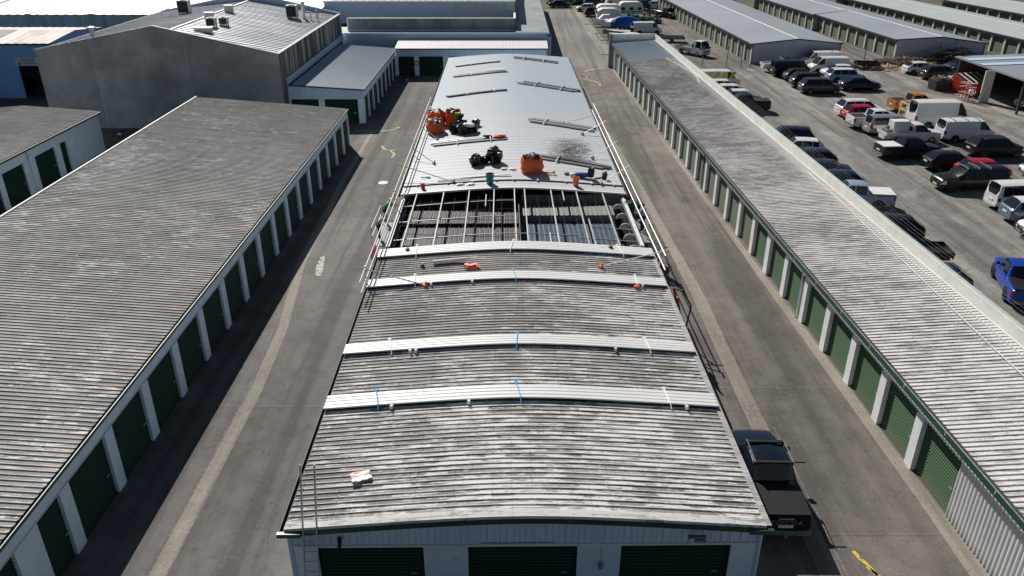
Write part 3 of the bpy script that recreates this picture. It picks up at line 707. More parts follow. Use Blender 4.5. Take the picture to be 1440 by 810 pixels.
E_ = thing('concrete_hall', 'large dark tilt-slab concrete hall with a shallow ribbed metal roof', 'building', (0, 76.5, 0), 0)
m = MB()
m.add([(-45.2, 0, 0), (-22.2, 0, 0), (-22.2, 0, 7.05), (-33.6, 0, 9.6), (-45.2, 0, 7.44), (-45.2, .25, 0), (-22.2, .25, 0), (-22.2, .25, 7.05), (-33.6, .25, 9.6), (-45.2, .25, 7.44)],
      [(0, 1, 2, 3, 4), (9, 8, 7, 6, 5), (2, 3, 8, 7), (3, 4, 9, 8), (0, 4, 9, 5), (1, 2, 7, 6)]); m.build('front_wall', M['conc_dark'], E_)
m = MB(); m.box(-22.45, -22.2, .25, 30, 0, 7.05); m.build('side_wall', M['conc_streak'], E_)
m = MB(); m.box(-45.2, -44.95, .25, 30, 0, 7.44); m.build('wall', M['conc_dark'], E_)
m = MB(); m.add([(-45.2, 30, 0), (-22.2, 30, 0), (-22.2, 30, 7.2), (-33.6, 30, 9.7), (-45.2, 30, 7.5), (-45.2, 30.25, 0), (-22.2, 30.25, 0), (-22.2, 30.25, 7.2), (-33.6, 30.25, 9.7), (-45.2, 30.25, 7.5)],
      [(0, 1, 2, 3, 4), (9, 8, 7, 6, 5), (2, 3, 8, 7), (3, 4, 9, 8), (0, 4, 9, 5), (1, 2, 7, 6)]); m.build('back_parapet', M['paleblue'], E_)
ze = lambda x: 8.75-(x+33.6)*.165 if x > -33.6 else 8.75+(x+33.6)*.12
corr_x([.3, 29.95], lambda y: 0, 0, 0.01, .01, 0) if False else None
def slope_roof(x0, x1, y0, y1, zf, pitch, h, name, mat, par):
    """ribs along x on a plane sloping in x"""
    return corr([x0+(x1-x0)*i/4 for i in range(5)], zf, y0, y1, pitch, h).build(name, mat, par, recalc=False)
slope_roof(-33.6, -22.47, .26, 29.98, ze, .8, .06, 'roof_slope', M['conc_roof'], E_)
slope_roof(-44.93, -33.6, .26, 29.98, ze, .8, .06, 'roof_slope', M['conc_roof'], E_)
m = MB(); m.box(-33.72, -33.48, .26, 29.98, 8.80, 8.84); m.build('ridge_capping', M['white'], E_)
m = MB()
for (xa, za), (xb, zb) in (((-22.1, 7.06), (-33.6, 9.62)), ((-33.6, 9.62), (-45.3, 7.46))):
    m.add([(xa, -.06, za), (xa, .3, za), (xb, .3, zb), (xb, -.06, zb), (xa, -.06, za+.07), (xa, .3, za+.07), (xb, .3, zb+.07), (xb, -.06, zb+.07)], [(0, 1, 2, 3), (4, 5, 6, 7), (0, 3, 7, 4), (1, 2, 6, 5), (0, 1, 5, 4), (2, 3, 7, 6)])
m.box(-22.5, -22.12, .3, 30.3, 7.055, 7.13); m.build('parapet_capping', M['mgrey'], E_)
def hvac(x, y, z, sx, sy, sz, lab, cat='air conditioner', legs=True, top=None):
    t = thing('air_conditioner' if cat == 'air conditioner' else 'roof_vent', lab, cat, (x, y, z))
    m = MB(); m.box(-sx/2, sx/2, -sy/2, sy/2, .15, sz); m.build('casing', M['cream'], t)
    m = MB(); m.box(-sx/2+.06, sx/2-.06, -sy/2-.03, -sy/2-.003, .22, sz-.08)
    for k in range(5): m.box(-sx/2+.08, sx/2-.08, -sy/2-.045, -sy/2-.03, .3+k*(sz-.4)/5, .33+k*(sz-.4)/5)
    m.build('grille', M['black'], t)
    m = MB(); m.lathe([(0, sz+.003), (min(sx, sy)*.36, sz+.003), (min(sx, sy)*.38, sz+.06), (0, sz+.06)], 16); m.build('fan_cover', M['mgrey'], t)
    m = MB()
    for a in (-1, 1):
        for b in (-1, 1): m.box(a*sx*.4-.05, a*sx*.4+.05, b*sy*.4-.05, b*sy*.4+.05, -.15, .15)
    m.build('stand', M['mgrey'], t); return t
hvac(-38.8, 98, ze(-38.8), 1.3, 1.0, 1.55, 'tall dark-faced air conditioner beyond the ridge of the concrete hall')
hvac(-26.3, 98.8, ze(-26.3), 1.25, 1.0, 1.5, 'dark-faced air conditioner beside pipes at the back corner of the hall roof')
hvac(-31.3, 85.5, ze(-31.3), .9, .8, .9, 'black louvred unit of the pair on the hall roof, in front')
hvac(-30.6, 87.2, ze(-30.6), .85, .7, .85, 'louvred unit just behind the black one on the hall roof')
for x, y, s, lab in ((-31.0, 82.2, (1.6, .9, .35), 'low white roof hatch box near the front parapet of the hall'), (-32.9, 89.5, (.8, .7, .6), 'small square vent on the ridge closer to the front of the hall'), (-32.7, 95.5, (.85, .7, .7), 'small square vent on the ridge further back on the hall'), (-35.8, 79.3, (1.7, .6, .3), 'flat grey box just behind the parapet peak of the hall')):
    t = thing('roof_vent', lab, 'roof vent', (x, y, ze(x)))
    m = MB(); m.box(-s[0]/2, s[0]/2, -s[1]/2, s[1]/2, 0, s[2]); m.build('duct', M['cream'], t)
    m = MB(); m.box(-s[0]/2-.08, s[0]/2+.08, -s[1]/2-.08, s[1]/2+.08, s[2]+.003, s[2]+.1); m.build('cap', M['white'], t)
t = thing('roof_flue', 'pale stub flues and pipes standing beside the back corner air conditioner', 'flue', (-24.8, 99.5, ze(-24.8)))
for x, y, h, r in ((-.5, .6, 2.0, .22), (.5, 0, .9, .08), (1.0, .8, 1.0, .09), (1.4, -.2, .7, .08)):
    m = MB(); m.tube([(x, y, 0), (x, y, h)], r, 8); m.build('pipe', M['white'], t)
m = MB(); m.tube([(-.3, .3, .8), (.6, .3, .8), (1.4, .5, .7)], .06, 6); m.build('pipe', M['mgrey'], t)
t = thing('ventilator_cowl', 'white mushroom ventilator cowl rising behind the sloping parapet', 'cowl', (-42.8, 83.2, ze(-42.8)))
m = MB(); m.lathe([(.22, 0), (.22, .75), (.3, .85)], 12); m.build('shaft', M['metal'], t)
m = MB(); m.lathe([(.5, .9), (.42, 1.0), (0, 1.12)], 14); m.build('cap', M['white'], t)
t = thing('antenna', 'thin bent pipe bracket standing beside the air conditioner beyond the ridge', 'antenna', (-41.3, 97.2, ze(-41.3)))
m = MB(); m.tube([(0, 0, 0), (0, 0, 1.0), (.2, 0, 1.15), (.6, 0, 1.1), (.7, 0, .8)], .04, 6); m.build('pipe', M['metal'], t)

Bb = thing('blue_workshop', 'bright blue workshop with a dark open doorway and rusty cream roof', 'building', (-51.2, 89.7, 0), 0)
m = MB(); m.box(-40, -4.1, 0, .2, 0, 6); m.box(-4.1, 0, 0, .2, 3.6, 6); m.box(-.7, 0, .0, .2, 0, 3.6); m.box(-40, 0, 12.1, 12.3, 0, 6)
m.build('front_wall', M['blue_wall'], Bb)
m = MB(); m.add([(0, 0, 0), (0, 12.3, 0), (0, 12.3, 6), (0, 6.2, 6.55), (0, 0, 6), (-.2, 0, 0), (-.2, 12.3, 0), (-.2, 12.3, 6), (-.2, 6.2, 6.55), (-.2, 0, 6)],
      [(0, 1, 2, 3, 4), (9, 8, 7, 6, 5)]); m.build('gable_wall', M['blue_wall'], Bb)
rows = [[(-40+i*.5, y, z+(.04 if i % 2 else 0)) for y, z in ((-.15, 6.02), (6.2, 6.6), (12.45, 6.02))] for i in range(81)]
m = MB(); m.grid(rows); m.build('roof', M['left_old'], Bb, recalc=False)
m = MB(); m.box(-20.5, -18.5, -.1, -.05, 6, 6.01)
for i in (0, 1): m.add([(-9-i*11, -.15, 6.07), (-6.6-i*11, -.15, 6.07), (-6.6-i*11, 6.2, 6.65), (-9-i*11, 6.2, 6.65)], [(0, 1, 2, 3)])
m.build('skylight_strip', M['roof_f'], Bb)
m = MB(); m.box(-40, .05, -.2, -.05, 5.86, 6.0); m.build('gutter', M['navy'], Bb)
m = MB(); m.box(-4.1, -.7, 2.2, 2.25, 0, 3.6); m.build('inner_wall', M['black'], Bb)
m = MB(); m.box(-4.25, -.7, -.1, -.02, 3.62, 4.5); sb = m.build('sign', plain('sign_face', (.50, .56, .66), .5), Bb)
text('LEGMA', .46, plain('sign_letter', (.30, .02, .12), .5), (-2.75, -.12, 4.22), (R(90), 0, 0), sb)
m = MB(); m.box(-3.4, -1.2, -.125, -.115, 3.86, 3.9); m.cbox((-3.75, -.12, 3.85), (.16, .02, .3), 0, 0, .3); m.build('sign_stripe', M['navy'], sb)

M['skyl'] = plain('skylight_blue', (.30, .38, .46), .4)
W = thing('warehouse', 'wide warehouse with a bright white ribbed roof behind the blue workshop', 'building', (0, 112, 0), 0)
m = MB(); m.box(-130, -47.5, 0, .3, 0, 6.3); m.box(-47.5, -26.9, 0, .3, 0, 6.2); m.build('wall', M['conc_grey'], W)
m = MB(); rows = [[(-130+i*.65, y, 6.35+y*.07+(.05 if i % 2 else 0)) for y in (-.1, 78)] for i in range(160)]
m.grid(rows); m.build('roof', M['ware_roof'], W, recalc=False)
for i in range(10):
    x = -118+i*8.6
    m = MB(); m.add([(x, 0, 6.44), (x+1.0, 0, 6.44), (x+1.0, 78, 6.44+5.46), (x, 78, 6.44+5.46)], [(0, 1, 2, 3)]); m.build('skylight_strip', M['skyl'], W)

# ------------------------------------------------------------------ small stores and the row at the end of the lane
E2 = thing('storage_row', 'short store block with grey-blue roof against the streaked concrete wall', 'building', (-14.85, 78.5, 0), 0)
zs = lambda x: 3.42-x*.065
corr([.1-i*1.4 for i in range(6)][::-1], zs, -.15, 24.2, .25, .03).build('roof', M['blue_roof'], E2, recalc=False)
m = MB(); m.box(.1, .22, -.2, 24.2, 3.27, 3.4); m.add([(-7.3, -.2, 3.74), (.22, -.2, 3.25), (.22, -.2, 3.4), (-7.3, -.2, 3.89), (-7.3, -.15, 3.74), (.22, -.15, 3.25), (.22, -.15, 3.4), (-7.3, -.15, 3.89)], [(0, 1, 2, 3), (7, 6, 5, 4), (3, 2, 6, 7), (0, 1, 5, 4)])
m.build('gutter', M['dgrey'], E2)
m = MB(); rib_wall_x(m, 0, -7.4, 0, 2.4, lambda x: zs(x)-.05, .25); m.build('gable_wall', M['ribwall'], E2)
m = MB(); m.box(-.15, 0, .1, 24.2, 2.4, 3.3); m.build('wall', M['pillar_l'], E2)
px0 = -7.4
for a, b in ((-7.2, -4.45), (-3.85, -.55), (0, 0)):
    m = MB(); m.box(px0, a if a else .02, -.04, .1, 0, 2.4); m.build('pillar', M['pillar_l'], E2)
    if a: door(E2, (a+b)/2, .08, b-a, 2.38, 0, M['darkgreen'])
    px0 = b
for k in range(9):
    y = .1 if k == 0 else k*3.0-.25; m = MB(); m.box(-.15, .05, y, y+.5, 0, 2.4); m.build('pillar', M['pillar_l'], E2)
    if k < 8: door(E2, -.08, (y+.5+(k+1)*3.0-.25)/2, (k+1)*3.0-.25-y-.5, 2.38, R(90), M['darkgreen'])
m = MB(); m.box(-7.42, -7.2, -.1, 28, 3.85, 4.55); m.build('upstand', M['paleblue'], E2)
F = thing('storage_row', 'row of dark doors under a bright white ribbed roof at the lane end', 'building', (-14.9, 102.8, 0), 0)
m = corr_x([-.1, 4.2], lambda y: 3.4+y*.1, 0, 19.4, .3, .05); m.build('roof', M['white_sheet'], F, recalc=False)
m = corr_x([4.2, 5.0], lambda y: 3.4+y*.1, 16.0, 19.3, .3, .05); m.build('roof_extension', M['white_sheet'], F, recalc=False)
m = MB(); m.box(0, 19.45, -.22, -.1, 3.24, 3.38); m.build('gutter', M['dgrey'], F)
m = MB(); rib_wall_x(m, 0, 0, 19.3, 2.4, lambda x: 3.3, .25); m.build('lintel_cladding', M['ribwall'], F)
m = MB(); m.box(19.2, 19.3, .1, 4.2, 0, 3.4); m.build('end_wall', M['white_wall'], F)
px0 = 0
for a, b in ((.35, 2.4), (3.0, 6.1), (6.9, 9.6), (10.2, 12.9), (13.5, 16.2), (16.8, 19.0), (19.3, 0)):
    m = MB(); m.box(px0, a, -.04, .1, 0, 2.4); m.build('pillar', M['pillar_l'], F)
    if b: door(F, (a+b)/2, .08, b-a, 2.38, 0, M['darkgreen'])
    px0 = b
t = thing('round_sign', 'small round red and white sign on the pillar by the lane end doors', 'sign', (-12.2, 102.74, 1.55))
m = MB(); m.lathe([(0, 0), (.3, 0), (.3, .02), (0, .02)], 20, axis='y'); o = m.build('sign_face', M['red'], t); o.scale = (1, -1, 1)
m = MB(); m.lathe([(0, -.03), (.18, -.03), (.18, -.024), (0, -.024)], 20, axis='y'); m.build('sign_centre', M['white'], t)

G_ = thing('factory_building', 'stepped factory building with a grey concrete parapet and pale blue walls', 'building', (0, 107.4, 0), 0)
m = MB(); m.box(-27, 4.94, 0, .25, 0, 4.6); m.box(4.74, 4.94, .25, 66, 0, 4.6); m.build('lower_wall', M['paleblue'], G_)
m = MB(); rows = [[(x, y, 4.64+(.03 if i % 2 else 0)) for x in (.5, 4.9)] for i, y in enumerate([.26+j*.4 for j in range(164)])]
m.grid(rows); m.build('side_roof', sheet_metal('factory_roof', (.27, .30, .31), .5, .1, .08, (.4, .4, 1), (.2, .2, .19), .5), G_, recalc=False)
m = MB(); m.box(-22.0, .45, 3.06, 3.3, 4.5, 6.0); m.build('parapet_wall', M['conc_grey'], G_)
m = MB(); m.box(-26.8, .45, .26, 7.7, 4.35, 4.42); m.build('lower_roof', M['blue_grey'], G_)
m = MB(); m.box(-22.0, .5, 2.95, 3.05, 4.45, 4.6); m.build('ledge', M['paleblue'], G_)
m = MB(); m.box(-22.1, .5, 2.98, 3.36, 6.005, 6.1); m.box(.2, .5, 3.36, 10.6, 6.005, 6.1); m.box(-22.2, -22.02, 2.98, 3.3, 4.45, 6.1); m.build('parapet_capping', M['cream'], G_)
m = MB(); m.box(.22, .45, 3.3, 10.6, 4.6, 6.0); m.box(.47, .52, 10.7, 60, 4.6, 7.6); m.build('return_wall', M['conc_grey'], G_)
m = MB(); m.box(-26.8, .4, 10.7, 10.95, 4.4, 7.3); m.build('upper_wall', M['paleblue'], G_)
m = MB(); m.box(-8.4, -.8, 10.62, 10.69, 4.8, 7.0); m.build('wall_panel', plain('lighter_blue_panel', (.48, .57, .67), .6), G_)
m = MB(); m.box(-26.9, .6, 10.55, 11.1, 7.32, 7.44); m.build('upper_capping', M['cream'], G_)
m = MB(); rows = [[(-26.8+i*.5, y, 7.48+(y-11)*.03+(.04 if i % 2 else 0)) for y in (11.1, 73)] for i in range(55)]
m.grid(rows); m.build('upper_roof', M['ware_roof'], G_, recalc=False)
t = thing('downpipe', 'grey downpipe with a dark bracket at the corner of the factory wall', 'pipe', (5.05, 107.2, 0))
m = MB(); m.tube([(0, 0, 0), (0, 0, 4.2)], .09, 8); m.build('pipe', M['pillar_l'], t)
m = MB(); m.cbox((-.15, 0, 4.25), (.6, .25, .14)); m.build('bracket', M['dgrey'], t)

# ------------------------------------------------------------------ storage rows beyond the yard
def row_building(label, x, y, rz, length, width, n, skew=0., roof=None, doors=True, gable=None, pitch=3.05, dm=None, he=2.68, hr=3.3, y0=0.):
    t = thing('storage_row', label, 'building', (x, y, 0), rz, 'storage rows beyond the car yard')
    hx = width/2
    def zf(q): return he+.04+(hr-he)*(1-abs(q-hx)/hx)
    m = MB(); ny = 2
    for q0, q1 in ((-.25, hx), (hx, width+.25)):
        m.grid([[(q, -skew*q-.1, zf(min(max(q, 0), width))) for q in (q0, q1)], [(q, length, zf(min(max(q, 0), width))) for q in (q0, q1)]])
    m.build('roof', roof, t, recalc=False)
    m = MB(); m.grid([[(hx-.14, -skew*hx-.1, hr+.05), (hx, -skew*hx-.1, hr+.1), (hx+.14, -skew*hx-.1, hr+.05)], [(hx-.14, length, hr+.05), (hx, length, hr+.1), (hx+.14, length, hr+.05)]]); m.build('ridge_capping', M['white'], t, recalc=False)
    m = MB(); g = [(0, 0, 0), (width, -skew*width, 0), (width, -skew*width, he), (hx, -skew*hx, hr), (0, 0, he)]
    m.add(g, [(0, 1, 2, 3, 4)]); m.build('gable_wall', gable or M['greygable'], t)
    m = MB(); m.add([(0, length, 0), (width, length, 0), (width, length, he), (hx, length, hr), (0, length, he)], [(0, 1, 2, 3, 4)]); m.build('back_gable', M['greygable'], t)
    m = MB()
    for (xa, za), (xb, zb) in (((-.25, he), (hx, hr)), ((hx, hr), (width+.25, he))):
        m.add([(xa, -skew*xa-.12, za-.1), (xb, -skew*xb-.12, zb-.1), (xb, -skew*xb-.12, zb+.06), (xa, -skew*xa-.12, za+.06)], [(0, 1, 2, 3)])
    m.build('barge_board', M['dgrey'], t)
    m = MB(); m.box(-.32, -.2, y0, length, he-.14, he+.0); m.build('gutter', M['dgrey'], t)
    m = MB(); m.box(width-.2, width, -skew*width, length, 0, he-.02); m.box(0.02, .2, y0, length, 2.25, he-.02); m.build('wall', M['mgrey'], t)
    prev = y0
    for k in range(n):
        a = y0+k*pitch
        m = MB(); m.box(-.05, .2, a, a+.35, 0, 2.25); m.build('pillar', M['cream'], t)
        dd = door(t, .14, a+.35+(pitch-.35)/2, pitch-.35, 2.23, R(-90), dm or M['sage'])
    return t
row_building('grey-roofed storage row whose gable stands behind the white vans', 32.9, 110.8, .038, 66, 12.3, 21, 0, M['blue_grey'])
row_building('grey-roofed storage row with a skewed gable behind the timber heap', 54.35, 114.5, .063, 27.5, 10.4, 9, .38, M['blue_grey'])
row_building('further length of grey roof stepping back behind the skewed gable row', 52.1, 142.1, .063, 30, 11, 9, 0, M['blue_grey'])
row_building('pale-roofed storage row between the skewed gable row and the last row', 73.5, 100, .09, 72, 11, 22, 0, M['pale_roof'])
row_building('pale-roofed storage row at the top corner of the site', 92.5, 106, .11, 60, 12, 19, 0, M['pale_roof'])
row_building('last pale-roofed storage row seen past all the others', 114, 112, .12, 60, 12, 4, 0, M['pale_roof'])

# open shed on the right of the yard
S = thing('open_shed', 'open-fronted shed with a lean-to grey roof over a parked ute', 'shed', (53, 76, 0), 0)
m = MB(); rows = [[(x, y, 3.62+(x)*.035+(.05 if i % 2 else 0)) for x in (-.3, 12)] for i, y in enumerate([0+j*.4 for j in range(50)])]
m.grid(rows); m.build('roof', M['blue_grey'], S, recalc=False)
m = MB()
for y in (13.5, 16.6): m.add([(-.3, y, 3.70), (12, y, 4.13), (12, y+1.3, 4.13), (-.3, y+1.3, 3.70)], [(0, 1, 2, 3)])
m.build('skylight_strip', M['paleblue'], S)
m = MB(); m.box(-.42, -.28, 0, 19.7, 3.5, 3.64); m.build('gutter', M['metal'], S)
m = MB(); m.box(11.8, 12, 0, 19.6, 0, 3.9); m.box(.2, 11.8, 19.4, 19.6, 0, 3.7); m.build('wall', M['dgrey'], S)
m = MB(); m.box(-1.0, .05, 11.6, 11.75, 0, 3.45); m.build('end_panel', M['white'], S)
m = MB(); m.box(-.85, -.2, 11.57, 11.6, .2, 2.2); m.build('door', M['cream'], S)
m = MB()
for y in (.2, 6): m.box(-.1, .1, y, y+.2, 0, 3.5)
m.build('post', M['dgrey'], S)
# ------------------------------------------------------------------ vehicles
def lerp(tab, s):
    if s <= tab[0][0]: return tab[0][1]
    for (a, x), (b, y) in zip(tab, tab[1:]):
        if s <= b: return x+(y-x)*(s-a)/(b-a)
    return tab[-1][1]
K = {
 'hatch': dict(L=4.15, W=1.76, H=1.50, hood=[(0, .62), (.03, .80), (.12, .90), (.22, .97), (.5, .98), (.96, 1.02), (1, .92)], c=(.20, .38, .82, .965), win=[(.27, .50), (.52, .70), (.72, .84)], wh=(.17, .80), r=.31),
 'suv': dict(L=4.65, W=1.86, H=1.70, hood=[(0, .70), (.03, .90), (.10, 1.0), (.22, 1.08), (.5, 1.10), (.96, 1.14), (1, 1.02)], c=(.20, .36, .88, .975), win=[(.27, .48), (.50, .69), (.71, .88)], wh=(.17, .79), r=.36),
 'sedan': dict(L=4.75, W=1.82, H=1.46, hood=[(0, .60), (.03, .78), (.12, .88), (.24, .96), (.5, .96), (.85, 1.02), (.97, 1.0), (1, .88)], c=(.23, .40, .70, .86), win=[(.30, .52), (.54, .72)], wh=(.18, .79), r=.32),
 'van': dict(L=5.0, W=1.90, H=1.98, hood=[(0, .75), (.02, .95), (.08, 1.08), (.12, 1.15), (.5, 1.18), (1, 1.18)], c=(.11, .26, .975, .992), win=[(.17, .33)], wh=(.17, .77), r=.34),
 'cargo': dict(L=5.9, W=2.05, H=2.60, hood=[(0, .85), (.02, 1.05), (.09, 1.22), (.13, 1.30), (.5, 1.35), (1, 1.35)], c=(.11, .25, .98, .992), win=[(.16, .29)], wh=(.16, .76), r=.36),
 'minibus': dict(L=4.8, W=1.72, H=1.98, hood=[(0, .8), (.02, 1.0), (.05, 1.12), (.5, 1.15), (1, 1.12)], c=(.04, .16, .975, .995), win=[(.08, .26), (.29, .57), (.60, .93)], wh=(.14, .70), r=.33),
 'ute': dict(L=5.35, W=1.88, H=1.82, hood=[(0, .78), (.025, .98), (.10, 1.06), (.24, 1.14), (.66, 1.16), (.68, 1.17), (1, 1.17)], c=(.25, .385, .62, .665), win=[(.30, .455), (.475, .61)], wh=(.17, .785), r=.39),
 'canopy': dict(L=5.35, W=1.88, H=1.82, hood=[(0, .78), (.025, .98), (.10, 1.06), (.22, 1.14), (.6, 1.16), (1, 1.17)], c=(.25, .385, .955, .985), win=[(.30, .455), (.475, .61), (.67, .93)], wh=(.17, .785), r=.39),
 'cab': dict(L=3.0, W=1.84, H=1.80, hood=[(0, .78), (.03, .98), (.2, 1.08), (.38, 1.14), (1, 1.16)], c=(.38, .60, .90, .98), win=[(.47, .86)], wh=(.30, None), r=.37),
 'truck': dict(L=1.9, W=1.9, H=2.15, hood=[(0, .9), (.05, 1.1), (.1, 1.2), (1, 1.25)], c=(.05, .3, .93, .98), win=[(.25, .75)], wh=(.5, None), r=.38),
}
def wheel(par, x, y, r, rim):
    sg = 1 if y > 0 else -1
    m = MB(); m.lathe([(r*.62, -.11), (r*.9, -.12), (r, -.07), (r, .07), (r*.9, .12), (r*.62, .11)], 20, axis='y')
    t = m.build('wheel', M['rubber'], par, 40); t.location = (x, y, r)
    m = MB(); m.lathe([(0, .075*sg), (r*.16, .085*sg), (r*.17, .07*sg)], 10, axis='y'); m.lathe([(r*.56, .10*sg), (r*.64, .125*sg), (r*.66, .1*sg)], 20, axis='y')
    for k in range(5):
        a = 2*math.pi*k/5+.3
        m.cbox((math.cos(a)*r*.36, .088*sg, math.sin(a)*r*.36), (r*.46, .03, r*.16), 0, 0, -a)
    q = m.build('rim', M[rim], t)
    m = MB(); m.lathe([(0, .04*sg), (r*.6, .04*sg)], 16, axis='y'); m.build('brake_disc', M['black'], t)
def lofted(kind, paint, par, roofm=None, glass=True, tail=True, head=True, L=None, x_off=0.):
    k = K[kind]; L = L or k['L']; W = k['W']; H = k['H']; s0, s1, s2, s3 = k['c']; hood = k['hood']
    st = {0, .012, .035, .07, .12, .17, .24, .3, .5, .62, .7, .78, .86, .92, .965, .985, 1.}
    st |= {s0, s1, s2, s3, (s0+s1)/2, (s1+s2)/2, s1+(s2-s1)*.25, s1+(s2-s1)*.8, s1+.02, s2-.02}
    for a, b in k['win']: st |= {a, b}
    st = sorted(st); st = [a for i, a in enumerate(st) if i == 0 or a-st[i-1] > .004]
    def roof(s):
        if s <= s0 or s >= s3: return None
        if s < s1: u = (s-s0)/(s1-s0); b = lerp(hood, s0); return b+(H-.045-b)*(u**.92)
        if s > s2: u = (s3-s)/(s3-s2); b = lerp(hood, s3); return b+(H-.035-b)*u
        u = (s-s1)/(s2-s1); return H-.045*(1-math.sin(math.pi*min(1, max(0, u*.8+.12))))
    rings = []
    for s in st:
        w_ = W/2*min(1, lerp([(0, .80), (.012, .87), (.035, .93), (.07, .965), (.15, 1), (.9, 1), (.965, .985), (.985, .955), (1, .90)], s))
        hb = lerp(hood, s); zb = lerp([(0, .42), (.035, .28), (.1, .22), (.92, .24), (1, .40)], s)
        rf = roof(s); x = L/2-s*L+x_off
        zm = zb+(hb-zb)*.55
        p = [(0, zb), (w_*.86, zb), (w_*.97, zb+.10), (w_*1.0, zm), (w_*.975, hb-.06)]
        if rf is None:
            p += [(w_*.93, hb-.015), (w_*.80, hb+.01), (w_*.55, hb+.035), (0, hb+.05)]
        else:
            u = min(1, (rf-hb)/(H-hb+1e-6)); q = w_*(.93-.20*u if kind not in ('van', 'cargo', 'minibus') else .95-.13*u)
            p += [(w_*.93, hb+.0), (q, max(hb+.01, rf-.05)), (q-.10*u-.02, rf), (0, rf+.045)]
        rings.append((x, p, s))
    n = 9; V = []
    for x, p, s in rings:
        V += [(x, y, z) for y, z in p]+[(x, -y, z) for y, z in p[1:-1]][::-1]
    N = n*2-2
    groups = {}
    def cls(i, j):
        s = (rings[i][2]+rings[i+1][2])/2; band = j if j < n-1 else N-1-j; side = 'l' if j < n-1 else 'r'
        if band == 5 and glass:
            for wi, (a, b) in enumerate(k['win']):
                if a <= s <= b: return 'side_window%d%s' % (wi, side)
        if band in (6, 7) and s0 < s < s1 and band == 7: return 'windscreen'
        if band == 7 and s2 < s < s3 and kind not in (): return 'rear_window'
        if band in (6, 7) and roofm and s1 <= s <= s2: return 'roof_panel'
        if band in (3, 4) and s < .055 and head and band == 3: return 'headlight'+side
        if band == 3 and s > .955 and tail: return 'tail_light'+side
        if band in (0, 1): return 'sill'
        return 'body'
    for i in range(len(rings)-1):
        for j in range(N):
            a, b = i*N+j, i*N+(j+1) % N; groups.setdefault(cls(i, j), []).append((a, b, b+N, a+N))
    groups['body'].append(tuple(range(N))[::-1]); groups['body'].append(tuple(range((len(rings)-1)*N, len(rings)*N)))
    def mk(name, faces, mat, off=0.):
        idx = sorted({i for f in faces for i in f}); mp = {q: w for w, q in enumerate(idx)}
        m = MB(); m.v = [V[q] for q in idx]; m.f = [tuple(mp[i] for i in f) for f in faces]; m.mi = [0]*len(m.f)
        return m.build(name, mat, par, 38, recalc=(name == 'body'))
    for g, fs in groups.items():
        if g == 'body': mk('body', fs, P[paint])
        elif g == 'sill': mk('sill', fs, M['black'])
        elif g == 'roof_panel': mk('roof_panel', fs, P[roofm])
        elif g.startswith('side_window'): mk('side_window', fs, M['glass'])
        elif g.startswith('headlight'): mk('headlight', fs, M['lamp'])
        elif g.startswith('tail_light'): mk('tail_light', fs, M['red_lamp'])
        else: mk(g, fs, M['glass'])
    return k, L, W
